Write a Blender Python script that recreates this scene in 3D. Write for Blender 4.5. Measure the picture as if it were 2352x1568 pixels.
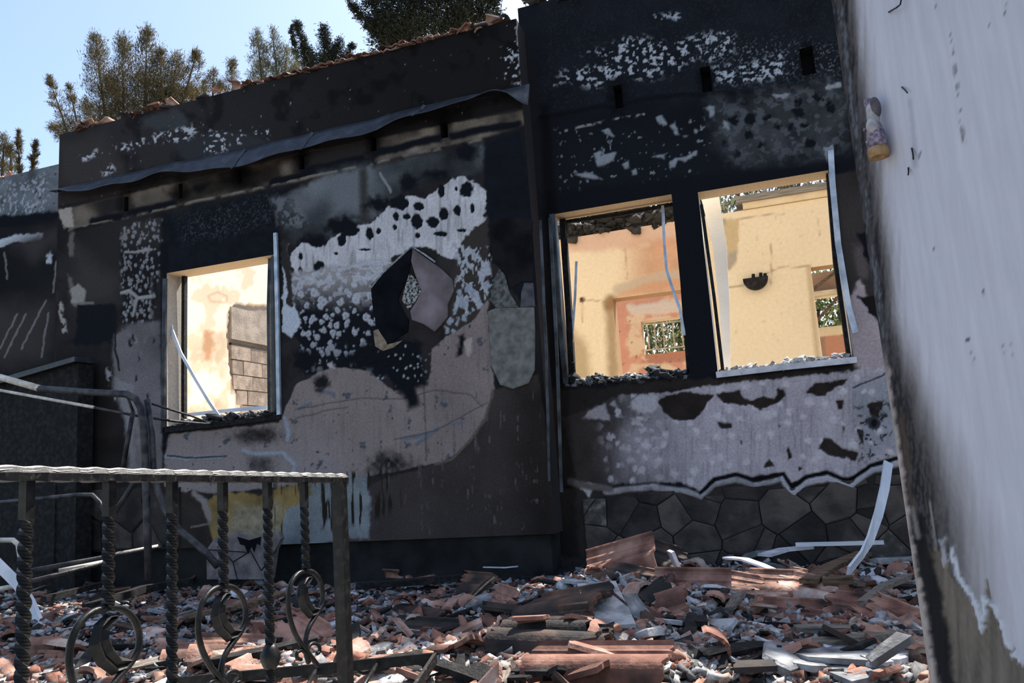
import bpy, bmesh, math, random
import numpy as np
from mathutils import Vector, Matrix
random.seed(7); rng = np.random.default_rng(7)
SC = bpy.context.scene; COL = SC.collection
for o in list(bpy.data.objects): bpy.data.objects.remove(o)

# ---------------------------------------------------------------- camera, sky, sun, exposure
F = 1764.0; CX, CY = 1176.0, 784.0; HC = 0.85          # focal length in photo pixels, image centre, eye height
_up = np.array([-793., -11334., 1764.]); _up /= np.linalg.norm(_up)
_dp = np.array([593., 232., 1764.]); _dp -= _up * _dp.dot(_up); _dp /= np.linalg.norm(_dp)
_rt = np.cross(_dp, _up); _rt = _rt if _rt[0] > 0 else -_rt
R3 = np.stack([_rt, _dp, _up])                          # rows: world X, Y, Z in camera axes (right, down, forward)
cam = bpy.data.cameras.new('camera'); camo = bpy.data.objects.new('camera', cam); COL.objects.link(camo)
cam.sensor_width = 36.0; cam.lens = F / 2352 * 36.0; cam.clip_start = 0.05; cam.clip_end = 500
Mx = Matrix([[R3[i][0], -R3[i][1], -R3[i][2]] for i in range(3)]).to_4x4(); Mx.translation = (0, 0, HC)
camo.matrix_world = Mx; SC.camera = camo

SUN = Vector((0.22, 0.61, 1.0)).normalized()           # direction towards the sun: behind the house, a little to the right
W = bpy.data.worlds.new('sky'); SC.world = W; W.use_nodes = True
nt = W.node_tree; sky = nt.nodes.new('ShaderNodeTexSky'); sky.sky_type = 'NISHITA'; sky.sun_disc = False
sky.sun_elevation = math.asin(SUN.z); sky.sun_rotation = math.atan2(SUN.x, SUN.y); sky.altitude = 300
sky.air_density = 1.15; sky.dust_density = 2.2; sky.ozone_density = 0.7
bgn = nt.nodes['Background']; nt.links.new(sky.outputs[0], bgn.inputs[0]); bgn.inputs[1].default_value = 0.18
sl = bpy.data.lights.new('sun', 'SUN'); so = bpy.data.objects.new('sun', sl); COL.objects.link(so)
sl.energy = 7.6; sl.angle = math.radians(0.53); sl.color = (1.0, 0.95, 0.87)
so.rotation_euler = SUN.to_track_quat('Z', 'Y').to_euler(); so.location = (3, 12, 20)
vs = SC.view_settings; vs.view_transform = 'Standard'; vs.look = 'None'; vs.gamma = 1.0; vs.exposure = 0.55
vs.use_curve_mapping = False

# ---------------------------------------------------------------- photo pixel -> place
def ray(px, py): return R3 @ np.array([px - CX, py - CY, F])
def onY(px, py, Y): d = ray(px, py); return Vector((0, 0, HC)) + Vector(d * (Y / d[1]))
def onX(px, py, X): d = ray(px, py); return Vector((0, 0, HC)) + Vector(d * (X / d[0]))
def onZ(px, py, Z): d = ray(px, py); return Vector((0, 0, HC)) + Vector(d * ((Z - HC) / d[2]))
def topx(P):
    c = (np.asarray(P, float) - np.array([0, 0, HC])) @ R3
    return CX + F * c[..., 0] / c[..., 2], CY + F * c[..., 1] / c[..., 2]

# ---------------------------------------------------------------- numpy noise
def _h(ix, iy, s):
    n = (ix.astype(np.int64) * 374761393 + iy.astype(np.int64) * 668265263 + int(s) * 974711) & 0x7fffffff
    n = ((n ^ (n >> 13)) * 1274126177) & 0x7fffffff
    n = ((n ^ (n >> 16)) * 1911520717) & 0x7fffffff
    return (n & 0xffff) / 65535.0
def vn(x, y, s=0):
    ix = np.floor(x); iy = np.floor(y); fx = x - ix; fy = y - iy
    fx = fx * fx * (3 - 2 * fx); fy = fy * fy * (3 - 2 * fy)
    a = _h(ix, iy, s); b = _h(ix + 1, iy, s); c = _h(ix, iy + 1, s); d = _h(ix + 1, iy + 1, s)
    return (a * (1 - fx) + b * fx) * (1 - fy) + (c * (1 - fx) + d * fx) * fy
def fbm(x, y, s=0, o=4):
    r = 0.0; a = 0.5; t = 0.0
    for i in range(o): r = r + a * vn(x, y, s + i * 17); t += a; a *= 0.5; x = x * 2.03 + 5.1; y = y * 2.03 + 3.7
    return r / t
def worley(x, y, s=0):
    ix = np.floor(x); iy = np.floor(y); f1 = np.full(x.shape, 9.0); f2 = np.full(x.shape, 9.0); rid = np.zeros(x.shape)
    for dx in (-1, 0, 1):
        for dy in (-1, 0, 1):
            cx = ix + dx; cy = iy + dy
            d = np.hypot(cx + _h(cx, cy, s) - x, cy + _h(cx, cy, s + 31) - y)
            m = d < f1
            f2 = np.where(m, f1, np.minimum(f2, d)); rid = np.where(m, _h(cx, cy, s + 77), rid); f1 = np.where(m, d, f1)
    return f1, f2, rid
def sst(a, b, x): t = np.clip((x - a) / (b - a), 0, 1); return t * t * (3 - 2 * t)

# ---------------------------------------------------------------- mesh helpers
def thing(name, label, cat, loc=(0, 0, 0), group=None, kind=None):
    o = bpy.data.objects.new(name, None); COL.objects.link(o); o.location = loc; o.empty_display_size = 0.1
    return tag(o, label, cat, group, kind)
def tag(o, label=None, cat=None, group=None, kind=None):
    if label: o['label'] = label
    if cat: o['category'] = cat
    if group: o['group'] = group
    if kind: o['kind'] = kind
    return o
class MB:
    def __init__(s): s.v = []; s.f = []
    def add(s, v, f): b = len(s.v); s.v += [tuple(p) for p in v]; s.f += [tuple(i + b for i in q) for q in f]; return s
    def box(s, a, b):
        x0, y0, z0 = a; x1, y1, z1 = b
        return s.add([(x0,y0,z0),(x1,y0,z0),(x1,y1,z0),(x0,y1,z0),(x0,y0,z1),(x1,y0,z1),(x1,y1,z1),(x0,y1,z1)],
                     [(0,3,2,1),(4,5,6,7),(0,1,5,4),(1,2,6,5),(2,3,7,6),(3,0,4,7)])
    def tube(s, pts, r, n=8, up=(0, 0, 1), sq=False, flat=None, cap=True):
        """round (or rectangular: flat=(half width along side, half thickness)) bar along a path"""
        P = [Vector(p) for p in pts]; k = len(P); rings = []; up = Vector(up)
        rr = r if isinstance(r, (list, tuple)) else [r] * k
        for i in range(k):
            t = (P[min(i + 1, k - 1)] - P[max(i - 1, 0)]).normalized()
            a = t.cross(up)
            if a.length < 1e-3: a = t.cross(Vector((1, 0, 0.1)))
            a.normalize(); b = a.cross(t).normalized()
            if flat: ring = [P[i] + a * (flat[0] * u) + b * (flat[1] * w) for u, w in ((-1,-1),(1,-1),(1,1),(-1,1))]
            else: ring = [P[i] + (a * math.cos(2 * math.pi * j / n) + b * math.sin(2 * math.pi * j / n)) * rr[i] for j in range(n)]
            rings.append(ring)
        m = len(rings[0]); v = [p for q in rings for p in q]
        f = [(i * m + j, i * m + (j + 1) % m, (i + 1) * m + (j + 1) % m, (i + 1) * m + j) for i in range(k - 1) for j in range(m)]
        if cap: f += [tuple(range(m - 1, -1, -1)), tuple((k - 1) * m + j for j in range(m))]
        return s.add(v, f)
    def prism(s, poly, d):
        """closed polygon (list of 3D points) thickened by vector d"""
        n = len(poly); d = Vector(d); P = [Vector(p) for p in poly]
        return s.add(P + [p + d for p in P], [tuple(range(n)), tuple(range(2 * n - 1, n - 1, -1))] + [(i, i + n, (i + 1) % n + n, (i + 1) % n) for i in range(n)])
    def lathe(s, prof, c=(0, 0, 0), n=16):
        c = Vector(c); v = [c + Vector((r * math.cos(2*math.pi*j/n), r * math.sin(2*math.pi*j/n), z)) for r, z in prof for j in range(n)]
        f = [(i*n+j, i*n+(j+1)%n, (i+1)*n+(j+1)%n, (i+1)*n+j) for i in range(len(prof)-1) for j in range(n)]
        return s.add(v, f + [tuple(range(n-1, -1, -1)), tuple((len(prof)-1)*n+j for j in range(n))])
    def mesh(s, name, smooth=False):
        m = bpy.data.meshes.new(name); m.from_pydata(s.v, [], s.f); fixn(m)
        if smooth: m.polygons.foreach_set('use_smooth', [True] * len(m.polygons))
        return m
    def build(s, name, mat, parent=None, smooth=False, keep=True):
        return link(name, s.mesh(name, smooth), mat, parent)
def fixn(m):
    bm = bmesh.new(); bm.from_mesh(m); bmesh.ops.recalc_face_normals(bm, faces=bm.faces); bm.to_mesh(m); bm.free()
def link(name, me, mat, parent=None):
    o = bpy.data.objects.new(name, me); COL.objects.link(o)
    if mat and not me.materials: me.materials.append(mat)
    if parent:
        o.parent = parent; o.matrix_parent_inverse = Matrix.Identity(4) if parent.parent else parent.matrix_basis.inverted()          # parts are modelled in world coordinates
    return o
def np_mesh(name, v, f, smooth=False):
    v = np.asarray(v, np.float32); f = np.asarray(f, np.int32); k = f.shape[1]
    m = bpy.data.meshes.new(name); m.vertices.add(len(v)); m.vertices.foreach_set('co', v.ravel())
    m.loops.add(f.size); m.loops.foreach_set('vertex_index', f.ravel())
    m.polygons.add(len(f)); m.polygons.foreach_set('loop_start', np.arange(len(f), dtype=np.int32) * k)
    if smooth: m.polygons.foreach_set('use_smooth', np.ones(len(f), bool))
    m.update(calc_edges=True); m.validate(); return m

# ---------------------------------------------------------------- materials
def _mat(name):
    m = bpy.data.materials.new(name); m.use_nodes = True; n = m.node_tree.nodes; return m, n, m.node_tree.links, n['Principled BSDF']
def nmat(name, c1, c2, scale=8, rough=0.85, metal=0.0, bump=0.15, c3=None, obj_rand=0.0, detail=6, spec=0.3, lo=0.35, hi=0.65, stretch=None):
    """two/three colour noise material; obj_rand shifts the pattern and the value per object"""
    m, N, L, B = _mat(name)
    tc = N.new('ShaderNodeTexCoord'); no = N.new('ShaderNodeTexNoise'); no.inputs['Scale'].default_value = scale; no.inputs['Detail'].default_value = detail
    src = tc.outputs['Object']
    oi = N.new('ShaderNodeObjectInfo')
    ad = N.new('ShaderNodeVectorMath'); ad.operation = 'MULTIPLY_ADD'; ad.inputs[1].default_value = stretch or (1, 1, 1)
    sc_ = N.new('ShaderNodeVectorMath'); sc_.operation = 'SCALE'; sc_.inputs[0].default_value = (13, 7, 5); L.new(oi.outputs['Random'], sc_.inputs['Scale'])
    L.new(src, ad.inputs[0]); L.new(sc_.outputs[0], ad.inputs[2]); L.new(ad.outputs[0], no.inputs['Vector'])
    cr = N.new('ShaderNodeValToRGB'); e = cr.color_ramp.elements
    e[0].position = lo; e[0].color = (*c1, 1); e[1].position = hi; e[1].color = (*c2, 1)
    if c3: q = e.new((lo + hi) / 2); q.color = (*c3, 1)
    fac = no.outputs['Fac']
    if obj_rand:
        mr = N.new('ShaderNodeMath'); mr.operation = 'MULTIPLY_ADD'; mr.inputs[1].default_value = obj_rand; L.new(oi.outputs['Random'], mr.inputs[0])
        sb = N.new('ShaderNodeMath'); sb.operation = 'SUBTRACT'; sb.inputs[1].default_value = obj_rand / 2; L.new(no.outputs['Fac'], sb.inputs[0]); L.new(sb.outputs[0], mr.inputs[2]); fac = mr.outputs[0]
    L.new(fac, cr.inputs['Fac']); L.new(cr.outputs['Color'], B.inputs['Base Color'])
    B.inputs['Roughness'].default_value = rough; B.inputs['Metallic'].default_value = metal
    B.inputs['Specular IOR Level'].default_value = spec
    if bump:
        n2 = N.new('ShaderNodeTexNoise'); n2.inputs['Scale'].default_value = scale * 6; n2.inputs['Detail'].default_value = 5
        L.new(ad.outputs[0], n2.inputs['Vector'])
        bp = N.new('ShaderNodeBump'); bp.inputs['Strength'].default_value = bump; bp.inputs['Distance'].default_value = 0.02
        L.new(n2.outputs['Fac'], bp.inputs['Height']); L.new(bp.outputs['Normal'], B.inputs['Normal'])
    return m
def painted(name, grain=(70, 70, 70), amt=0.28, rough=0.92, bump=0.25):
    """wall surface: stain map carried by the mesh, broken up by fine procedural grain"""
    m, N, L, B = _mat(name)
    at = N.new('ShaderNodeAttribute'); at.attribute_name = 'Col'
    tc = N.new('ShaderNodeTexCoord'); mp = N.new('ShaderNodeMapping'); mp.inputs['Scale'].default_value = grain; L.new(tc.outputs['Object'], mp.inputs[0])
    no = N.new('ShaderNodeTexNoise'); no.inputs['Scale'].default_value = 1; no.inputs['Detail'].default_value = 5; L.new(mp.outputs[0], no.inputs['Vector'])
    mr = N.new('ShaderNodeMapRange'); mr.inputs['From Min'].default_value = 0.3; mr.inputs['From Max'].default_value = 0.7
    mr.inputs['To Min'].default_value = 1 - amt; mr.inputs['To Max'].default_value = 1 + amt; L.new(no.outputs['Fac'], mr.inputs['Value'])
    vm = N.new('ShaderNodeVectorMath'); vm.operation = 'SCALE'; L.new(at.outputs['Color'], vm.inputs[0]); L.new(mr.outputs[0], vm.inputs['Scale'])
    L.new(vm.outputs[0], B.inputs['Base Color']); B.inputs['Roughness'].default_value = rough; B.inputs['Specular IOR Level'].default_value = 0.12
    bp = N.new('ShaderNodeBump'); bp.inputs['Strength'].default_value = bump; bp.inputs['Distance'].default_value = 0.01
    L.new(no.outputs['Fac'], bp.inputs['Height']); L.new(bp.outputs['Normal'], B.inputs['Normal'])
    return m
M = {}
M['wall'] = painted('soot_stained_plaster', (60, 60, 60), .15, .95, .12); M['wallr'] = painted('pale_painted_render', (45, 45, 4), 0.06, 0.92, 0.08)
M['cream'] = painted('cream_interior_plaster', (30, 30, 30), 0.05, 0.9, 0.05)
M['iron'] = nmat('sooty_wrought_iron', (.004,.0043,.005), (.020,.019,.018), 40, .42, .0, .08, c3=(.007,.0073,.008), spec=.25)
M['rail'] = nmat('flaking_rail_paint', (.006,.006,.007), (.13,.11,.09), 90, .45, .0, .25, c3=(.014,.0135,.013), spec=.35, lo=.42, hi=.75)
M['tube'] = nmat('burnt_steel_tube', (.02,.02,.024), (.09,.085,.085), 12, .5, .4, .2)
M['paletube'] = nmat('pale_and_sunlit_tube', (.42,.38,.32), (.72,.67,.58), 14, .6, .1, .15)  # pale tubes; also paints sunlight onto lengths of the dark tubes
M['alu'] = nmat('weathered_aluminium', (.30,.35,.42), (.60,.64,.70), 9, .45, .35, .1)
M['aludark'] = nmat('smoked_aluminium', (.012,.014,.017), (.07,.08,.095), 7, .5, .3, .15)
M['pvc'] = nmat('white_pvc_strip', (.60,.63,.70), (.78,.79,.82), 5, .45, 0, .05)
M['char'] = nmat('charred_wood', (.008,.008,.009), (.035,.032,.03), 25, .8, 0, .9, c3=(.014,.013,.013))
M['sheet'] = nmat('charred_flashing_sheet', (.012,.014,.018), (.04,.045,.055), 10, .42, 0, .25, c3=(.02,.022,.028), spec=.6)
M['wood'] = nmat('weathered_grey_wood', (.10,.085,.07), (.26,.22,.18), 10, .85, 0, .5, stretch=(1, 8, 8))
M['brownwood'] = nmat('brown_scorched_wood', (.05,.033,.022), (.22,.14,.085), 9, .85, 0, .5, stretch=(1, 8, 8))
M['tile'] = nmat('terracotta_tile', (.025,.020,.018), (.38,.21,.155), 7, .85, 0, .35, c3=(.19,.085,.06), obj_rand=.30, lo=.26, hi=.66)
M['tilepale'] = nmat('ashy_and_sunlit_tile', (.11,.06,.045), (.56,.43,.36), 8, .9, 0, .35, c3=(.33,.18,.13), obj_rand=.25, lo=.28, hi=.66)  # ash-dusted clay; also the lighter colour given to sunlit tiles
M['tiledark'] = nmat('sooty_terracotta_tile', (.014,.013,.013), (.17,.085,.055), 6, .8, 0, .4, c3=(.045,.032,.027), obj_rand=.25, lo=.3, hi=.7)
M['ashp'] = nmat('ash_grey_plaster', (.08,.082,.088), (.42,.42,.42), 9, .95, 0, .5, c3=(.20,.204,.21), obj_rand=.25)
M['stone'] = nmat('grey_brown_cladding_stone', (.018,.016,.015), (.10,.082,.072), 5, .9, 0, .5, c3=(.042,.036,.033), obj_rand=.35, lo=.3, hi=.7)
M['white'] = nmat('white_flaking_plaster', (.45,.45,.48), (.70,.69,.72), 12, .9, 0, .3)
def ground_mat():
    m, N, L, B = _mat('ash_and_dust_ground'); tc = N.new('ShaderNodeTexCoord')
    a = N.new('ShaderNodeTexNoise'); a.inputs['Scale'].default_value = 2.2; a.inputs['Detail'].default_value = 8; L.new(tc.outputs['Object'], a.inputs['Vector'])
    b = N.new('ShaderNodeTexVoronoi'); b.inputs['Scale'].default_value = 55; L.new(tc.outputs['Object'], b.inputs['Vector'])
    cr = N.new('ShaderNodeValToRGB'); e = cr.color_ramp.elements; e[0].position = .36; e[0].color = (.035,.034,.036,1); e[1].position = .66; e[1].color = (.46,.44,.41,1)
    q = e.new(.5); q.color = (.15,.13,.12,1)
    mx = N.new('ShaderNodeMath'); mx.operation = 'MULTIPLY_ADD'; mx.inputs[1].default_value = .3; L.new(b.outputs['Distance'], mx.inputs[0])
    sb = N.new('ShaderNodeMath'); sb.operation = 'SUBTRACT'; sb.inputs[1].default_value = .1; L.new(a.outputs['Fac'], sb.inputs[0]); L.new(sb.outputs[0], mx.inputs[2])
    L.new(mx.outputs[0], cr.inputs['Fac']); L.new(cr.outputs['Color'], B.inputs['Base Color']); B.inputs['Roughness'].default_value = .95
    bp = N.new('ShaderNodeBump'); bp.inputs['Strength'].default_value = .8; bp.inputs['Distance'].default_value = .03; L.new(b.outputs['Distance'], bp.inputs['Height']); L.new(bp.outputs['Normal'], B.inputs['Normal'])
    return m
M['ground'] = ground_mat()
def leafmat(name, c1, c2, trans=.25):
    m, N, L, B = _mat(name); g = N.new('ShaderNodeNewGeometry'); cr = N.new('ShaderNodeValToRGB'); e = cr.color_ramp.elements
    e[0].color = (*c1, 1); e[1].color = (*c2, 1); L.new(g.outputs['Random Per Island'], cr.inputs['Fac']); L.new(cr.outputs['Color'], B.inputs['Base Color'])
    B.inputs['Roughness'].default_value = .75; B.inputs['Specular IOR Level'].default_value = .2
    tr = N.new('ShaderNodeBsdfTranslucent'); L.new(cr.outputs['Color'], tr.inputs['Color']); mx = N.new('ShaderNodeMixShader'); mx.inputs[0].default_value = trans
    L.new(B.outputs[0], mx.inputs[1]); L.new(tr.outputs[0], mx.inputs[2]); L.new(mx.outputs[0], N['Material Output'].inputs['Surface']); return m
M['bark'] = nmat('bark', (.05,.04,.03), (.14,.11,.09), 12, .95, 0, .5)
# ---------------------------------------------------------------- stained wall surfaces
class Paint:
    """stain map of one wall: colours and relief of plaster, flaking paint and soot, located on the wall by photo position"""
    def __init__(s, P, base):
        s.px, s.py = topx(P); n = len(s.px); s.c = np.tile(np.array(base, float), (n, 1)); s.h = np.zeros(n)
        s.n1 = fbm(s.px / 38, s.py / 38, 3); s.n2 = fbm(s.px / 11, s.py / 11, 9); s.n3 = vn(s.px / 4.5, s.py / 4.5, 21); s.n0 = fbm(s.px / 130, s.py / 130, 5, 3)
    def poly(s, pts, soft=3, amp=14, fine=6):
        p = np.array(pts, float); pad = amp + fine + soft + 4
        idx = np.nonzero((s.px > p[:,0].min()-pad) & (s.px < p[:,0].max()+pad) & (s.py > p[:,1].min()-pad) & (s.py < p[:,1].max()+pad))[0]
        out = np.zeros(len(s.px))
        if len(idx) == 0: return out
        x = s.px[idx]; y = s.py[idx]; d = np.full(len(idx), 1e9); ins = np.zeros(len(idx), bool); k = len(p)
        for i in range(k):
            ax, ay = p[i]; bx, by = p[(i+1) % k]; ex, ey = bx-ax, by-ay; L2 = ex*ex+ey*ey + 1e-9
            t = np.clip(((x-ax)*ex+(y-ay)*ey)/L2, 0, 1); d = np.minimum(d, np.hypot(x-ax-t*ex, y-ay-t*ey))
            c = (ay > y) != (by > y); xi = ax + (y-ay)*ex/(ey if abs(ey) > 1e-9 else 1e-9); ins ^= c & (x < xi)
        sd = np.where(ins, d, -d) + (s.n1[idx]-.5)*2*amp + (s.n2[idx]-.5)*2*fine
        out[idx] = sst(-soft, soft, sd); return out
    def line(s, pts, w, soft=1.5, amp=4):
        p = np.array(pts, float); pad = w + soft + amp + 4
        idx = np.nonzero((s.px > p[:,0].min()-pad) & (s.px < p[:,0].max()+pad) & (s.py > p[:,1].min()-pad) & (s.py < p[:,1].max()+pad))[0]
        out = np.zeros(len(s.px))
        if len(idx) == 0: return out
        x = s.px[idx] + (s.n2[idx]-.5)*2*amp; y = s.py[idx] + (s.n1[idx]-.5)*2*amp; d = np.full(len(idx), 1e9)
        for i in range(len(p)-1):
            ax, ay = p[i]; bx, by = p[i+1]; ex, ey = bx-ax, by-ay; L2 = ex*ex+ey*ey + 1e-9
            t = np.clip(((x-ax)*ex+(y-ay)*ey)/L2, 0, 1); d = np.minimum(d, np.hypot(x-ax-t*ex, y-ay-t*ey))
        out[idx] = 1 - sst(w - soft, w + soft, d); return out
    def ell(s, x, y, rx, ry, soft=.5, amp=.35):
        r = np.hypot((s.px-x)/rx, (s.py-y)/ry) + (s.n1-.5)*1.2*amp + (s.n2-.5)*2.4*amp + (s.n3-.5)*.5*amp; return 1 - sst(1-soft, 1+soft*.3, r)
    def lay(s, m, col, h=None):
        m = np.clip(m, 0, 1); c = np.array(col, float)
        s.c = s.c*(1-m[:,None]) + (c if c.ndim == 2 else c[None,:])*m[:,None]
        if h is not None: s.h = s.h*(1-m) + h*m
    def mul(s, m, k): s.c *= (1 - np.clip(m, 0, 1)*(1-k))[:,None]
    def flakes(s, zone, thr, sx=9, sy=7, seed=1, soft=.03): return zone * sst(thr-soft, thr+soft, fbm(s.px/sx, s.py/sy, seed, 3))
    def spots(s, zone, cell, r, seed=1, asp=1.3, soft=.07, keep=1.0):
        wx = s.px + (s.n2-.5)*cell*.5; wy = s.py + (s.n3-.5)*cell*.2
        f1, f2, rid = worley(wx/cell, wy/(cell*asp), seed); rr = r*(.55+.9*rid)
        return zone * (1 - sst(rr-soft, rr+soft, f1)) * (rid < keep)
K=(.010,.0115,.016); DK=(.020,.019,.021); DB=(.040,.034,.034); BR=(.075,.059,.054); PL=(.30,.238,.22); PG=(.20,.215,.225); WH=(.62,.59,.60); LI=(.44,.395,.43); CRM=(.42,.37,.30)

def wall_skin(name, O, U, wdt, z0, z1, res, holes, base, paint, mat, thick=.2, backcol=(.62,.54,.42), revcol=(.60,.46,.31), parent=None, hres=None):
    """a wall with a finely gridded stained face and a solid body; holes: (u0,u1,z0,z1,depth)"""
    O = np.array(O, float); U = np.array(U, float); Nn = np.array([U[1], -U[0], 0.0])      # outward normal (towards the terrace)
    us = [0, wdt] + [h[i] for h in holes for i in (0, 1)]; zs = [z0, z1] + [h[i] for h in holes for i in (2, 3)]
    def axis(b, r):
        b = sorted(set(round(q, 4) for q in b)); o = []
        for a, c in zip(b, b[1:]): o += list(np.linspace(a, c, max(1, int(round((c-a)/r)))+1)[:-1])
        return np.array(o + [b[-1]])
    ua = axis([q for q in us if 0 <= q <= wdt], res); za = axis([q for q in zs if z0 <= q <= z1], res); nu, nz = len(ua), len(za)
    uu, zz = np.meshgrid(ua, za); uu = uu.ravel(); zz = zz.ravel()
    P = O[None,:] + uu[:,None]*U[None,:]; P[:,2] = zz
    S = Paint(P, base); paint(S)
    if mat is M['wall']: S.c *= (.70 + .30*sst(.04, .22, S.c.mean(1)))[:,None]
    edge = np.ones(len(uu))
    for h in holes: edge *= 1 - ((uu > h[0]-.004) & (uu < h[1]+.004) & (zz > h[2]-.004) & (zz < h[3]+.004))
    edge *= (uu > 1e-4) & (uu < wdt-1e-4) & (zz < z1-1e-4)
    P = P + Nn[None,:]*(S.h*edge)[:,None]
    iu, iz = np.meshgrid(np.arange(nu-1), np.arange(nz-1)); iu = iu.ravel(); iz = iz.ravel()
    uc = (ua[iu]+ua[iu+1])/2; zc = (za[iz]+za[iz+1])/2; ok = np.ones(len(iu), bool)
    for h in holes: ok &= ~((uc > h[0]) & (uc < h[1]) & (zc > h[2]) & (zc < h[3]))
    iu = iu[ok]; iz = iz[ok]; a = iz*nu+iu
    F4 = np.stack([a, a+1, a+1+nu, a+nu], 1)
    V = [P]; C = [S.c]; FF = [F4]; b0 = len(P)
    def quad(pts, col):
        nonlocal b0
        V.append(np.array([O + U*p[0] - Nn*p[1] + np.array([0, 0, p[2]-O[2]]) for p in pts])); C.append(np.tile(np.array(col, float), (4, 1)))
        FF.append(np.array([[b0, b0+1, b0+2, b0+3]])); b0 += 4
    for h in holes:
        u0, u1, a0, a1, d = h[:5]; thru = d >= thick; rc = revcol if thru else (.012,.011,.011); rcs = h[5] if len(h) > 5 else rc
        quad([(u0,0,a0),(u0,d,a0),(u0,d,a1),(u0,0,a1)], rcs); quad([(u1,0,a0),(u1,0,a1),(u1,d,a1),(u1,d,a0)], rcs)
        quad([(u0,0,a1),(u0,d,a1),(u1,d,a1),(u1,0,a1)], rc); quad([(u0,0,a0),(u1,0,a0),(u1,d,a0),(u0,d,a0)], rcs)
        if not thru: quad([(u0,d,a0),(u1,d,a0),(u1,d,a1),(u0,d,a1)], K)
    # body: sides, top, bottom and the back face cut around through holes
    cs = S.c[(uu < 1e-4)].mean(0) if len(uu) else base
    quad([(0,0,z0),(0,0,z1),(0,thick,z1),(0,thick,z0)], cs); quad([(wdt,0,z0),(wdt,thick,z0),(wdt,thick,z1),(wdt,0,z1)], DB)
    quad([(0,0,z1),(wdt,0,z1),(wdt,thick,z1),(0,thick,z1)], (.2,.17,.15)); quad([(0,0,z0),(0,thick,z0),(wdt,thick,z0),(wdt,0,z0)], DB)
    hb = [h for h in holes if h[4] >= thick]; xb = sorted(set([0, wdt] + [h[i] for h in hb for i in (0,1)])); zb = sorted(set([z0, z1] + [h[i] for h in hb for i in (2,3)]))
    for x0, x1 in zip(xb, xb[1:]):
        for y0, y1 in zip(zb, zb[1:]):
            if any(h[0] <= x0 and x1 <= h[1] and h[2] <= y0 and y1 <= h[3] for h in hb): continue
            quad([(x1,thick,y0),(x0,thick,y0),(x0,thick,y1),(x1,thick,y1)], backcol)
    me = np_mesh(name, np.concatenate(V), np.concatenate(FF))
    at = me.color_attributes.new('Col', 'FLOAT_COLOR', 'POINT'); c4 = np.ones((len(me.vertices), 4), np.float32); c4[:,:3] = np.concatenate(C); at.data.foreach_set('color', c4.ravel())
    sm = np.zeros(len(me.polygons), bool); sm[:len(F4)] = True; me.polygons.foreach_set('use_smooth', sm)
    o = link(name, me, mat, parent)
    if not parent: tag(o, kind='structure')
    return o

YB, YR = 5.60, 5.90                                     # projecting bay face, recessed right wall face
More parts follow.
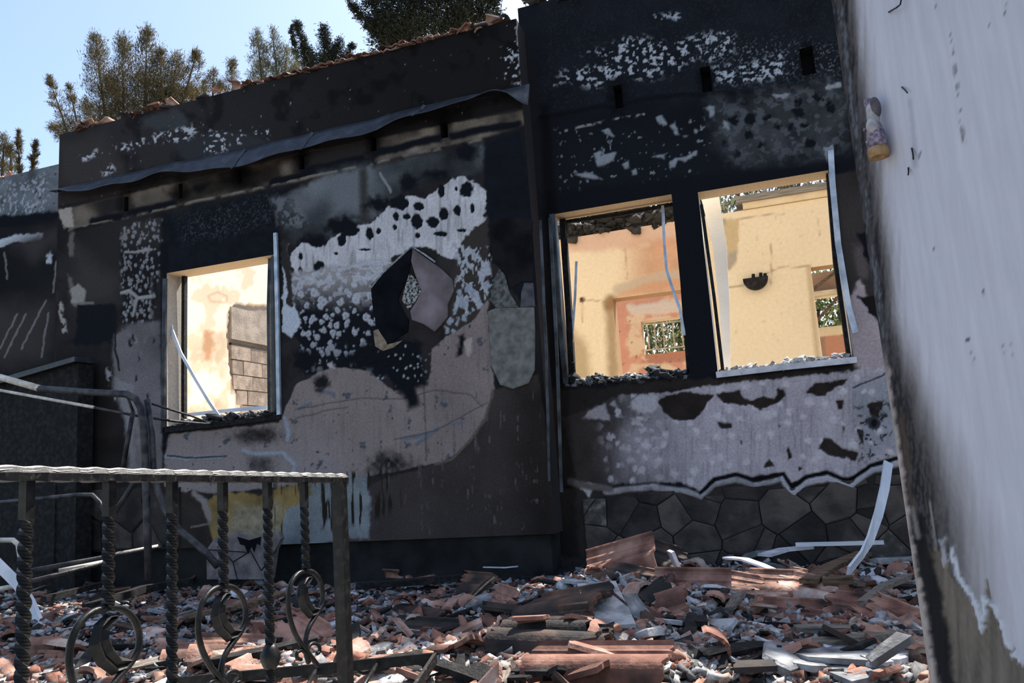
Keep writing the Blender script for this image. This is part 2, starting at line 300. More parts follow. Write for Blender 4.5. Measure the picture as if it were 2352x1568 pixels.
# --- projecting bay with the left window
def paint_bay(S):
    n0, n1, n2, n3 = S.n0, S.n1, S.n2, S.n3; px, py = S.px, S.py; one = np.ones(len(px)); strk = fbm(px/5, py/60, 40, 3)
    S.c *= (.55 + .9*n0)[:,None]; S.mul(sst(.45, .7, n1), .7)
    # fascia above the flashing
    fas = S.poly([(100,250),(1240,-20),(1240,240),(100,480)], 3, 3, 2)
    S.lay(fas, np.array(DB)[None,:]*(1.35 - .85*sst(250, 1000, px + 160*(n0-.5)))[:,None]); S.mul(fas*sst(.5, .72, n1), .5)
    S.lay(fas*S.poly([(135,330),(240,300),(280,400),(150,450)], 20, 20), (.075,.062,.058))
    S.lay(S.poly([(330,275),(400,250),(420,262),(440,300),(380,300),(330,290)], 8, 8), (.075,.078,.082))
    S.lay(S.poly([(375,318),(440,372),(640,330),(560,300)], 10, 14), (.052,.052,.056))
    for pts, th in (([(335,318),(440,285),(455,300),(440,318),(345,335)], .55), ([(268,335),(330,318),(330,335),(275,350)], .62), ([(465,305),(520,300),(520,345),(470,355)], .63), ([(185,358),(222,345),(222,360),(190,372)], .42), ([(236,392),(258,382),(262,395),(240,405)], .45), ([(1140,120),(1200,60),(1200,200),(1160,180)], .68), ([(530,300),(620,290),(620,320),(540,330)], .68)):
        S.lay(S.flakes(S.poly(pts, 6, 6), th, 7, 6, 3), (.50,.50,.52), .002)
    S.lay(S.flakes(fas, .87, 6, 9, 14), (.35,.33,.32), .002)
    S.lay(S.line([(1190,45),(1196,120),(1205,230)], 5, 3, 5)*sst(.45,.6,n2), (.38,.38,.38))
    # band with the rafter pockets
    bnd = S.poly([(140,482),(700,350),(1200,252),(1208,300),(1110,318),(700,408),(160,528)], 3, 3, 2)
    S.lay(bnd, np.array((.17,.135,.105))[None,:]*(.45+1.1*n1)[:,None]); S.lay(bnd*sst(.5,.62,n0), DB)
    S.mul(bnd*S.poly([(380,440),(640,372),(650,420),(400,470)], 10, 10), .25)
    for x, y in ((290,465),(415,435),(550,400),(693,365),(857,325),(1020,293)): S.mul(S.ell(x, y, 24, 44, .7, .25), .25)
    for a, b in (((215,508),(275,495)),((300,488),(400,466)),((625,418),(700,404)),((700,404),(850,368)),((860,352),(1010,318)),((700,395),(830,362)),((1040,312),(1190,284))):
        S.lay(S.line([(a[0], a[1]),(b[0], b[1])], 9, 4, 5), K)
    S.lay(S.line([(160,529),(400,474),(640,424),(900,366),(1110,322)], 3.5, 2, 3)*sst(.35,.5,n1), (.23,.19,.155), .014)
    S.lay(S.poly([(132,480),(165,478),(168,520),(150,525),(135,500)], 3, 5), (.42,.36,.31), .003)
    # black mass over the left window and the pillar at the right
    S.lay(S.poly([(360,500),(640,428),(690,420),(640,480),(655,620),(385,660),(372,560)], 10, 12), np.array(K)[None,:]*(.7+1.1*n2)[:,None])
    S.lay(S.flakes(S.poly([(400,500),(640,440),(620,520),(420,560)], 15, 8), .62, 3, 3, 8), (.06,.065,.075))
    pil = S.poly([(1110,318),(1250,270),(1330,1260),(1262,1240),(1240,900),(1232,520),(1112,540)], 5, 3, 2); S.lay(pil, DK)
    S.lay(S.poly([(1112,330),(1195,300),(1235,520),(1235,700),(1190,690),(1150,610),(1120,600)], 5, 5), np.array(K)[None,:]*(.8+.9*n1)[:,None], .004)
    # grey smoked panel
    S.lay(S.poly([(625,455),(760,405),(900,370),(1108,328),(1105,400),(1000,420),(940,430),(840,520),(700,580),(650,540)], 8, 7), np.array(PG)[None,:]*(.22+.75*sst(.3,.75,n0) + .35*(n1-.5))[:,None])
    S.lay(S.poly([(745,400),(850,380),(850,480),(760,500)], 25, 10), (.165,.175,.185)); S.lay(S.line([(835,395),(838,500)], 9, 8, 3), (.07,.066,.058))
    S.lay(S.line([(873,398),(898,440)], 3, 2, 3), (.26,.25,.25)); S.lay(S.flakes(S.poly([(625,450),(700,440),(700,520),(640,520)], 12, 8), .5, 14, 14, 6), (.16,.16,.17))
    for x, y, a, b in ((1075,350,40,22),(940,418,26,26),(870,470,40,22),(790,520,55,24),(720,555,45,22),(1000,400,30,14)): S.lay(S.ell(x, y, a, b, .6, .35), K)
    # brown undercoat right of the white paint
    S.lay(S.poly([(1060,520),(1120,500),(1125,700),(1080,780),(1020,760),(1040,600)], 4, 6), (.066,.054,.046))
    # flaking white paint, its underside full of holes
    wp = S.poly([(668,580),(700,560),(735,570),(770,545),(800,525),(850,515),(880,490),(905,465),(935,455),(980,462),(1010,425),(1045,405),(1095,420),(1112,440),(1116,500),(1085,525),(1060,560),(1040,600),(985,565),(950,565),(905,590),(860,630),(680,660)], 2, 9, 8)
    S.lay(wp, np.array(WH)[None,:]*(.72+.36*n1 - .3*sst(.55,.75,strk))[:,None], .004)
    for x, y, a, b in ((962,473,13,12),(957,508,14,17),(994,511,16,13),(1019,491,11,16),(1050,483,9,13),(1072,435,17,19),(1014,440,9,14),(910,497,7,10),(935,497,10,8),(785,550,11,15),(870,530,6,7),(907,523,5,7),(690,588,6,9),(735,612,14,14),(848,535,10,16),(1085,478,5,11),(1048,434,4,6),(806,530,18,14),(960,540,6,6),(1012,537,16,6),(1060,529,12,4),(772,582,6,4),(838,573,16,3),(920,466,20,16),(690,620,5,9)):
        S.lay(S.ell(x, y, a, b, .16, .3), np.array(K)*1.1, -.003)
    # blistered field
    bz = S.poly([(668,625),(850,600),(900,600),(905,700),(860,790),(990,860),(960,880),(700,860),(680,760)], 6, 8); fade = sst(600, 720, py + 60*(n0-.5))
    S.lay(bz*fade, np.array(K)*1.15, 0); S.lay(bz*(1-fade), np.array((.36,.33,.32))[None,:]*(.6+.6*n1)[:,None], .002)
    up = bz*(1-sst(740, 900, py))
    S.lay(S.spots(up, 19, .36, 4, 1.25, .06, .8), np.array((.43,.43,.46)), .010); S.lay(S.spots(up, 19, .13, 4, 1.25, .05, .8)*fade, (.26,.255,.275), .012)
    S.lay(S.spots(bz*(1-sst(790, 900, py)), 13, .24, 8, 1.2, .08, .45), (.34,.345,.37), .006)
    S.lay(S.flakes(up*(1-fade), .58, 12, 9, 33), (.48,.47,.49), .006)
    S.lay(S.spots(S.poly([(690,800),(990,800),(980,890),(700,900)], 12, 14), 15, .22, 12, 1.1, .07, .6), (.30,.32,.36), .006)
    # white peel beside the window jamb
    S.lay(S.poly([(652,560),(662,560),(664,640),(672,700),(690,740),(668,775),(650,760),(650,640)], 2, 5), (.50,.53,.58), .004)
    S.lay(S.poly([(645,540),(662,560),(668,640),(672,700),(662,700),(655,620),(645,600)], 2, 4), (.05,.043,.038))
    # right of the patch
    rz = S.poly([(1040,560),(1128,570),(1128,680),(1090,720),(1040,740),(1050,620)], 5, 8)
    S.lay(S.flakes(rz, .52, 9, 16, 22), (.40,.41,.44), .005); S.lay(S.spots(S.poly([(1050,640),(1120,640),(1115,700),(1040,780),(1020,780)], 5, 8), 20, .28, 5, 1.2), (.30,.33,.38), .006)
    # plain tan plaster
    tan = S.poly([(380,1000),(640,970),(680,880),(760,842),(850,852),(905,900),(985,870),(990,800),(1080,740),(1120,690),(1132,860),(1135,900),(1112,960),(1085,1005),(1035,1060),(1000,1064),(930,1078),(840,1095),(700,1105),(640,1120),(540,1128),(480,1135),(440,1125),(380,1150),(375,1080)], 2, 4, 3)
    S.lay(tan, np.array(PL)[None,:]*(.62+.30*n0 + .12*n1 - .12*sst(.55,.8,strk))[:,None], .003)
    S.lay(tan*sst(930, 1090, py)*S.poly([(370,990),(700,960),(800,1010),(780,1110),(370,1140)], 40, 20)*.5, (.30,.27,.275))
    S.lay(S.spots(tan, 60, .085, 3, 1.2, .03, .9), (.10,.11,.13), .006); S.lay(S.spots(tan, 34, .07, 6, 1, .03, .5), (.06,.055,.055), .003)
    for a, b in (((958,1020),(1005,985)),((1040,972),(1065,968)),((735,893),(768,905)),((690,938),(712,925)),((925,1008),(990,995))): S.lay(S.line([a, b], 4, 2.5, 4), (.16,.17,.20), .007)
    for pts in ([(680,940),(760,925),(830,915),(920,918),(1000,895),(1080,905),(1110,935)], [(680,960),(740,945),(800,935)], [(905,1010),(1000,990),(1090,940),(1118,925)], [(974,890),(976,960),(980,1060)]): S.lay(S.line(pts, 1.4, 1.2, 3)*.55, (.055,.048,.045), -.002)
    # soot under the niche, below the window and on the foot
    S.lay(S.poly([(850,785),(905,770),(965,790),(975,850),(985,885),(955,890),(965,930),(940,940),(925,905),(890,870),(860,850),(780,830),(820,805)], 8, 9), np.array(K)); S.lay(S.spots(S.poly([(860,790),(960,790),(970,880),(900,860)], 5, 5), 14, .2, 15, 1.2, .07, .7), (.34,.37,.40), .006)
    S.lay(S.ell(700, 830, 32, 30, .5, .4), K); S.lay(S.ell(740, 880, 22, 22, .6, .4), DK); S.lay(S.poly([(1052,770),(1068,765),(1066,815),(1050,820)], 5, 4), K)
    S.lay(S.poly([(1068,785),(1085,775),(1088,805),(1078,822),(1068,812)], 4, 3), (.40,.34,.30), .006); S.lay(S.poly([(750,835),(765,828),(768,845),(756,850)], 3, 3), (.44,.40,.38), .005)
    S.lay(.92*S.ell(595, 1000, 75, 24, .95, .3), (.02,.018,.017)); S.lay(.8*S.ell(600, 1065, 40, 30, .95, .3), (.05,.042,.038)); S.lay(.95*S.ell(895, 1065, 62, 34, .95, .35), K)
    for pts in ([(560,1035),(600,1045),(650,1040),(680,1070),(672,1090)], [(655,960),(665,990),(660,1010)], [(380,1048),(440,1054),(510,1050)]): S.lay(S.line(pts, 4.5, 3, 4), (.30,.32,.36), .01)
    S.lay(S.line([(385,1046),(450,1052),(520,1047)], 2, 1.5, 3), (.05,.045,.042))
    # lower brown render and the pale plinth
    S.lay(S.poly([(1132,898),(1235,860),(1300,1260),(770,1300),(800,1180),(850,1110),(1000,1064),(1040,1050),(1085,1005),(1115,960)], 2, 4, 3), np.array((.068,.054,.050))[None,:]*(.55+.8*n0+.3*n1)[:,None], -.002)
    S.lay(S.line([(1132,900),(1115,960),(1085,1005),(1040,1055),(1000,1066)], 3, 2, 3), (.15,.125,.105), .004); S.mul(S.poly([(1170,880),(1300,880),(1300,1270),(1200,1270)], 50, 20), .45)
    S.lay(S.flakes(S.poly([(860,1060),(1230,900),(1250,1230),(860,1230)], 20, 10)*sst(.62,.75,strk), .55, 14, 12, 44), (.13,.11,.105))
    S.lay(S.poly([(640,1122),(700,1105),(845,1090),(850,1130),(845,1236),(640,1260)], 5, 8), np.array((.25,.27,.28))[None,:]*(.45+.8*n1)[:,None], .002)
    S.lay(S.poly([(475,1150),(505,1130),(600,1135),(640,1118),(720,1110),(715,1140),(650,1170),(640,1250),(500,1262),(478,1200)], 4, 8), np.array((.27,.185,.07))[None,:]*(.35+1.1*n1)[:,None], .002)
    S.lay(S.poly([(540,1165),(640,1160),(640,1250),(520,1255)], 16, 10), np.array((.30,.25,.17))[None,:]*(.5+.9*n2)[:,None])
    drip = S.poly([(620,1110),(920,1070),(930,1150),(850,1200),(640,1240)], 10, 10)*sst(.56,.66, fbm(px/6, py/90, 60, 3)); S.lay(drip, (.03,.024,.018))
    S.lay(S.poly([(170,1100),(250,1120),(420,1130),(470,1150),(485,1260),(470,1320),(160,1340)], 4, 10), np.array((.052,.042,.037))[None,:]*(.6+.8*n1)[:,None], .004)
    S.lay(S.line([(445,1130),(468,1150),(480,1190)], 7, 4, 5), (.26,.225,.21)); S.lay(S.line([(440,1210),(520,1195)], 2, 1.5, 3), (.2,.17,.15))
    # left of the window
    S.lay(S.poly([(160,528),(275,505),(272,790),(180,800),(150,640)], 3, 5), np.array((.036,.031,.030))[None,:]*(.6+.9*n0)[:,None])
    S.lay(S.poly([(168,560),(270,640),(268,692),(172,700)], 25, 10), (.072,.062,.056)); S.lay(S.line([(165,535),(160,640),(172,700)], 6, 3, 5)*sst(.4,.55,n1), (.16,.14,.125))
    S.lay(S.poly([(163,665),(180,650),(198,668),(195,700),(170,700)], 3, 4), (.30,.28,.25), .006); S.lay(S.line([(170,700),(270,690)], 3, 2, 4)*sst(.4,.5,n1), (.2,.18,.165)); S.lay(S.line([(140,700),(150,760)], 6, 3, 4)*sst(.45,.6,n2), (.36,.33,.29), .005)
    S.lay(S.poly([(180,702),(268,696),(265,795),(170,805)], 3, 4), np.array(K)*1.2)
    bl = S.poly([(278,520),(368,500),(372,560),(358,690),(350,740),(282,745)], 5, 6); S.lay(bl, DK); S.lay(bl*sst(600,520,py), (.062,.052,.049)); S.lay(S.spots(bl, 11, .30, 17, 1.3, .1, .8), (.24,.24,.255), .004)
    S.lay(S.flakes(bl, .66, 5, 14, 3), (.22,.20,.19)); S.lay(S.line([(288,580),(350,575)], 3, 2, 4), (.30,.28,.27), .008); S.lay(S.line([(282,672),(300,668),(318,685),(355,680)], 4, 2, 3), (.32,.31,.30), .008); S.lay(S.line([(315,685),(305,725)], 3, 2, 3), (.30,.29,.28), .006)
    lp = S.poly([(262,770),(290,745),(370,735),(378,1090),(300,1100),(262,1000),(250,900)], 6, 8); S.lay(lp, np.array((.185,.165,.165))[None,:]*(.45+.85*n0+.25*n1)[:,None], .003)
    S.lay(S.flakes(lp*S.poly([(262,770),(320,780),(310,1090),(240,1090)], 30, 14), .5, 30, 60, 71), (.25,.245,.25)); S.lay(S.spots(lp, 26, .13, 9, 3, .06, .5), (.03,.028,.028)); S.lay(S.line([(268,720),(265,800),(275,850)], 2.2, 1.5, 3), (.02,.018,.018))
    S.lay(S.poly([(130,800),(255,790),(262,900),(290,980),(300,1060),(280,1110),(130,1110)], 8, 10), np.array((.030,.025,.024))[None,:]*(.6+.9*n1)[:,None])
    S.lay(S.line([(250,850),(255,890),(262,915)], 6, 3, 4)*sst(.4,.55,n2), (.34,.33,.33)); S.lay(S.line([(352,640),(350,740),(355,800)], 5, 3, 4)*sst(.45,.6,n1), (.17,.16,.155))
    # black line along the left jamb of the window
    S.lay(S.poly([(368,560),(385,556),(388,1000),(374,1090)], 4, 2), K)
bayX0, bayX1 = -6.45, -1.575
pock = []
for px_, py_, hw in ((290,468,8),(415,438,7),(550,403,7),(693,370,8),(857,328,9),(1020,297,10)):
    p = onY(px_, py_, YB); pock.append((p.x-bayX0-hw*.0033, p.x-bayX0+hw*.0033, p.z-.075, p.z+.07, .14))
W1 = (-5.11, -3.93, 1.37, 2.785)
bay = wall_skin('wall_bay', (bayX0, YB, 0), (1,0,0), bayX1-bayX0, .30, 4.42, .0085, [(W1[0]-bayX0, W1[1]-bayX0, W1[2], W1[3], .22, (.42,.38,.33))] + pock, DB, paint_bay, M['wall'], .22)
tag(bay, 'soot-blackened projecting bay wall with blistered white paint and one window opening')
mb = MB().box((bayX0+.04, YB+.04, -.2), (bayX1-.05, YB+.3, .31)); tag(mb.build('trim_plinth', nmat('black_plinth', (.006,.006,.0065), (.022,.021,.021), 5, .9, 0, .3)), 'black recessed plinth under the projecting bay wall', kind='structure')

# --- recessed right wall with two windows
rX0, rX1 = -1.64, 1.70
def paint_rec(S):
    n0, n1, n2, n3 = S.n0, S.n1, S.n2, S.n3; px, py = S.px, S.py; strk = fbm(px/5, py/60, 41, 3)
    S.c *= (.6 + .8*n0)[:,None]
    S.lay(S.poly([(1240,-40),(1940,-60),(1940,200),(1230,260)], 30, 30)*.8, np.array((.017,.019,.025))[None,:]*(.6+.9*n1)[:,None])
    S.lay(S.flakes(S.poly([(1240,0),(1900,-40),(1930,190),(1240,260)], 10, 10), .66, 3, 3, 8), (.03,.032,.04))
    wz = S.poly([(1340,120),(1430,92),(1540,95),(1640,82),(1685,85),(1685,120),(1600,128),(1560,165),(1480,178),(1340,195),(1275,195),(1290,172),(1400,140)], 14, 18)
    S.lay(S.flakes(wz, .60, 8, 7, 51, .015), (.44,.45,.48), .002); S.lay(S.flakes(S.poly([(1640,160),(1700,150),(1790,130),(1810,165),(1740,188),(1650,195)], 10, 14), .565, 9, 7, 52, .015), (.44,.47,.51), .002)
    S.lay(S.flakes(S.poly([(1500,30),(1560,28),(1560,42),(1510,46)], 6, 6), .55, 8, 5, 53), (.36,.38,.42)); S.lay(S.flakes(S.poly([(1600,90),(1930,100),(1930,180),(1640,200)], 30, 10), .68, 4, 3, 54), (.16,.17,.19))
    for x, y in ((1855,140),(1622,182),(1420,222)): S.mul(S.ell(x, y, 30, 50, .7, .25), .4)
    S.lay(S.line([(1240,268),(1500,222),(1760,205),(1935,190)], 5, 3, 3), K, .01); S.lay(S.line([(1300,300),(1400,275),(1480,262)], 2.5, 2, 3)*sst(.5,.6,n2), (.3,.28,.26))
    gz = S.poly([(1640,235),(1700,225),(1790,205),(1880,190),(1938,190),(1948,320),(1930,345),(1800,365),(1700,370),(1640,330)], 30, 22)
    S.lay(gz, np.array((.062,.064,.07))[None,:]*(.4+1.1*n1)[:,None]); S.lay(S.flakes(gz, .56, 14, 11, 61), (.105,.11,.12)); S.lay(S.spots(gz, 46, .24, 9, .9, .05, .7), np.array(K), -.004)
    S.lay(S.poly([(1895,200),(1930,190),(1934,200),(1900,208)], 3, 4), (.30,.32,.34), .004)
    for pts in ([(1505,268),(1520,265),(1530,285),(1515,285)], [(1540,290),(1552,275),(1560,305),(1588,312),(1575,318),(1550,308)], [(1615,248),(1640,244),(1640,265),(1632,270),(1630,255)], [(1660,275),(1672,280),(1672,295),(1662,290)], [(1595,300),(1618,292),(1600,306)], [(1362,350),(1385,345),(1380,358),(1415,352),(1405,370),(1375,378)], [(1380,300),(1395,298),(1408,312)], [(1318,400),(1345,395),(1385,412),(1335,408)], [(1430,378),(1442,372),(1446,386),(1436,388)], [(1450,392),(1462,386),(1464,402),(1452,402)], [(1540,370),(1555,365),(1550,382),(1540,385)], [(1560,366),(1600,345),(1606,358),(1575,370)], [(1500,360),(1530,352),(1524,364)], [(1895,340),(1912,335),(1914,360),(1906,375),(1898,360)], [(1768,216),(1815,214),(1800,230),(1782,226)]):
        S.lay(S.poly(pts, 3, 6, 4), np.array((.26,.275,.295)), .007)
    S.lay(S.flakes(S.poly([(1270,300),(1640,270),(1640,400),(1280,450)], 10, 10), .76, 9, 9, 66), (.20,.21,.225), .004)
    # frame soot around the openings
    S.lay(S.poly([(1232,440),(1960,370),(1975,430),(1250,520)], 10, 6), np.array(K)*1.05); S.lay(S.poly([(1535,430),(1615,420),(1660,870),(1580,880)], 6, 3), np.array(K)*1.1)
    # right margin: dark above, pinkish plaster below
    S.lay(S.poly([(1905,400),(1990,390),(2040,870),(1960,870)], 3, 3), np.array((.058,.047,.044))[None,:]*(.5+1.0*n0)[:,None]); S.lay(S.poly([(1945,700),(1975,640),(2000,700),(2035,790),(2050,880),(1965,880)], 5, 8), np.array((.42,.345,.355))[None,:]*(.75+.4*n1)[:,None], .003)
    S.lay(S.poly([(1958,560),(1985,560),(1995,640),(1975,640)], 8, 8), (.13,.105,.10)); S.lay(S.poly([(1970,540),(2010,520),(2015,620),(1985,590)], 3, 8), np.array(K)); S.lay(S.poly([(1970,680),(2010,680),(2020,735),(1995,720)], 2, 6), (.02,.016,.015), -.004)
    # below the windows
    S.lay(S.poly([(1250,880),(1290,895),(1600,868),(1640,870),(1960,838),(1975,850),(1640,885),(1420,915),(1380,1100),(1290,1120)], 6, 8), np.array((.036,.029,.026))[None,:]*(.6+.8*n1)[:,None])
    lo = S.poly([(1290,960),(1350,940),(1420,905),(1500,905),(1640,885),(1960,850),(2060,840),(2080,1060),(2000,1080),(1925,1105),(1860,1085),(1815,1112),(1790,1085),(1730,1095),(1680,1098),(1640,1100),(1610,1128),(1560,1108),(1480,1110),(1330,1115)], 3, 3)
    g = sst(1360, 1600, px + 180*(n0-.5) + .25*(1000-py))
    S.lay(lo, (np.array((.060,.050,.047))[None,:]*(.6+.8*n1)[:,None])*(1-g)[:,None] + (np.array(LI)[None,:]*(.72+.4*n1 - .22*sst(.5,.8,strk))[:,None])*g[:,None], .002)
    S.lay(S.poly([(1960,880),(2060,860),(2070,1000),(1990,1060),(1960,960)], 25, 14)*.8, np.array((.27,.285,.32))[None,:]*(.7+.5*n1)[:,None])
    wsp = lo*(1-sst(1480, 1560, px)); S.lay(S.spots(wsp*sst(1360,1420,px), 30, .25, 13, 1.2, .08, .85), (.42,.39,.415), .005); S.lay(S.flakes(wsp*S.poly([(1420,960),(1560,950),(1580,1010),(1480,1030)], 14, 12), .5, 14, 18, 3), (.40,.37,.39), .004)
    S.lay(S.spots(lo*g, 30, .33, 23, 1.0, .15, .5), (.54,.49,.52), .005)
    S.lay(S.poly([(1335,960),(1375,930),(1392,925),(1405,970),(1380,962)], 4, 6), (.33,.30,.31), .005); S.lay(S.poly([(1395,930),(1412,918),(1420,935)], 4, 4), (.3,.28,.29), .004); S.lay(S.poly([(1440,935),(1470,908),(1515,906),(1510,945),(1470,950)], 4, 8), (.42,.39,.41), .004)
    for pts in ([(1508,922),(1530,905),(1585,900),(1640,908),(1620,930),(1608,955),(1590,966),(1545,965),(1520,945)], [(1643,905),(1660,900),(1700,897),(1705,915),(1725,920),(1755,910),(1780,915),(1785,888),(1800,893),(1806,910),(1790,925),(1770,932),(1745,940),(1722,928),(1700,932),(1665,925)], [(1842,905),(1870,882),(1920,872),(1952,868),(1935,885),(1915,895),(1880,912),(1860,905)], [(1880,1030),(1890,1006),(1910,1010),(1935,1032),(1972,1040),(1965,1062),(1945,1050),(1915,1048)], [(1810,1020),(1822,1050),(1810,1058),(1806,1035)], [(1757,1072),(1767,1055),(1776,1070)], [(1650,970),(1680,970),(1684,985),(1655,985)], [(1922,920),(1938,920),(1936,942),(1925,940)], [(1930,975),(1945,975),(1938,997)], [(1988,930),(2030,920),(2020,960),(2000,955)], [(1968,985),(1982,985),(1985,1025),(1976,1015)], [(1833,1072),(1842,1075),(1836,1080)], [(1700,1012),(1706,1012),(1703,1018)], [(1787,975),(1795,978),(1790,982)]):
        S.lay(S.poly(pts, 2, 5, 4), np.array((.035,.026,.022))[None,:]*(.6+.9*n1)[:,None], -.005)
    S.lay(S.ell(2008, 972, 17, 20, .3, .3), (.05,.052,.058), -.004); S.lay(S.ell(2008, 972, 8, 10, .3, .2), K, -.012)
    S.lay(S.flakes(S.poly([(1960,930),(2050,920),(2050,1060),(1970,1060)], 14, 10), .64, 9, 9, 90), (.05,.05,.055))
    S.lay(S.line([(1960,890),(2030,860),(2055,840)], 1.8, 1.4, 3), (.05,.045,.045))
    # broken lip of the render above the stone base
    crk = [(1390,1118),(1500,1108),(1575,1118),(1610,1132),(1640,1102),(1690,1090),(1730,1102),(1800,1090),(1820,1120),(1850,1098),(1900,1085),(1950,1105),(2000,1070),(2060,1052)]
    S.lay(S.poly([(1290,1120)] + crk + [(2100,1050),(2100,1330),(1280,1330)], 3, 3), np.array((.045,.040,.039))[None,:]*(.6+.8*n1)[:,None], -.004)
    S.lay(S.line([(x, y+11) for x, y in crk], 7, 3, 4), np.array((.26,.245,.255))[None,:]*(.5+1.0*n2)[:,None], .014); S.lay(S.line([(x, y+12) for x, y in crk[7:]], 8, 3, 4), np.array((.40,.385,.41)), .016); S.lay(S.line(crk[3:], 4.5, 2, 3), (.008,.008,.009), -.012)
    S.lay(S.poly([(1335,1120),(1350,1108),(1368,1110),(1352,1140)], 3, 4), (.46,.44,.46), .01); S.lay(S.line([(1310,1105),(1330,1115),(1400,1122)], 8, 4, 4), (.15,.135,.125), .008)
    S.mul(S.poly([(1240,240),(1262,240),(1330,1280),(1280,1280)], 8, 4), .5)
W2 = (-1.49, -.51, 1.40, 2.82); W3 = (-.31, .63, 1.39, 2.80); rp = []
for px_, py_, hw, hh in ((1855,140,.048,.11),(1622,182,.038,.105),(1420,222,.034,.10)):
    p = onY(px_, py_, YR); rp.append((p.x-rX0-hw, p.x-rX0+hw, p.z-hh, p.z+hh, .15))
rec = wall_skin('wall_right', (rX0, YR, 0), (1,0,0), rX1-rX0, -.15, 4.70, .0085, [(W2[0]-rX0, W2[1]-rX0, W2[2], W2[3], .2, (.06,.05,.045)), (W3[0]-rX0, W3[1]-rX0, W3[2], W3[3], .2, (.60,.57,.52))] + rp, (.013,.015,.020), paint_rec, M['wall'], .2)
tag(rec, 'recessed wall black with soot above two window openings and flaked pale plaster below')

# --- wall left of the bay
def paint_left(S):
    n0, n1, n2 = S.n0, S.n1, S.n2; px, py = S.px, S.py; S.c *= (.6+.8*n0)[:,None]
    S.lay(S.poly([(-200,360),(0,355),(140,325),(140,488),(-200,520)], 3, 2), np.array((.19,.20,.215))[None,:]*(.35+1.1*n1)[:,None]); S.lay(S.spots(S.poly([(-100,380),(140,340),(140,490),(-100,520)], 3, 3), 22, .14, 3, 1, .06, .6), (.08,.08,.085), -.006)
    S.lay(S.flakes(S.poly([(-50,430),(110,400),(110,490),(-50,510)], 10, 10), .62, 4, 5, 2), (.40,.42,.45))
    S.lay(S.poly([(-200,512),(140,484),(140,512),(-200,540)], 5, 5), np.array(K)); S.lay(S.poly([(-100,548),(0,545),(40,538),(100,535),(98,548),(40,558),(0,568),(-80,580)], 2, 8), (.60,.62,.66), .004)
    S.lay(S.poly([(105,585),(115,575),(124,585),(118,605),(106,605)], 2, 4), (.56,.58,.62), .004); S.lay(S.poly([(20,560),(140,510),(140,560),(80,600)], 30, 14), (.075,.062,.06)); S.lay(S.poly([(-40,700),(120,690),(110,830),(-40,850)], 40, 20), (.075,.064,.060))
    for a, b in (((105,690),(50,800)),((60,720),(10,820)),((40,720),(0,800)),((10,580),(18,640)),((112,720),(95,820)),((130,600),(122,670))): S.lay(S.line([a, b], 2, 1.5, 3), (.22,.2,.19), .003)
    for pts in ([(85,890),(100,960),(70,1010),(65,1090)], [(95,930),(115,975)], [(50,1100),(20,1160)]): S.lay(S.line(pts, 7, 4, 5), (.13,.115,.105), .006)
lw = wall_skin('wall_left', (-9.0, YR+.1, 0), (1,0,0), 2.75, -.05, 4.34, .014, [], DK, paint_left, M['wall'], .2); tag(lw, 'sooty wall left of the bay with a pale grey concrete band on top')

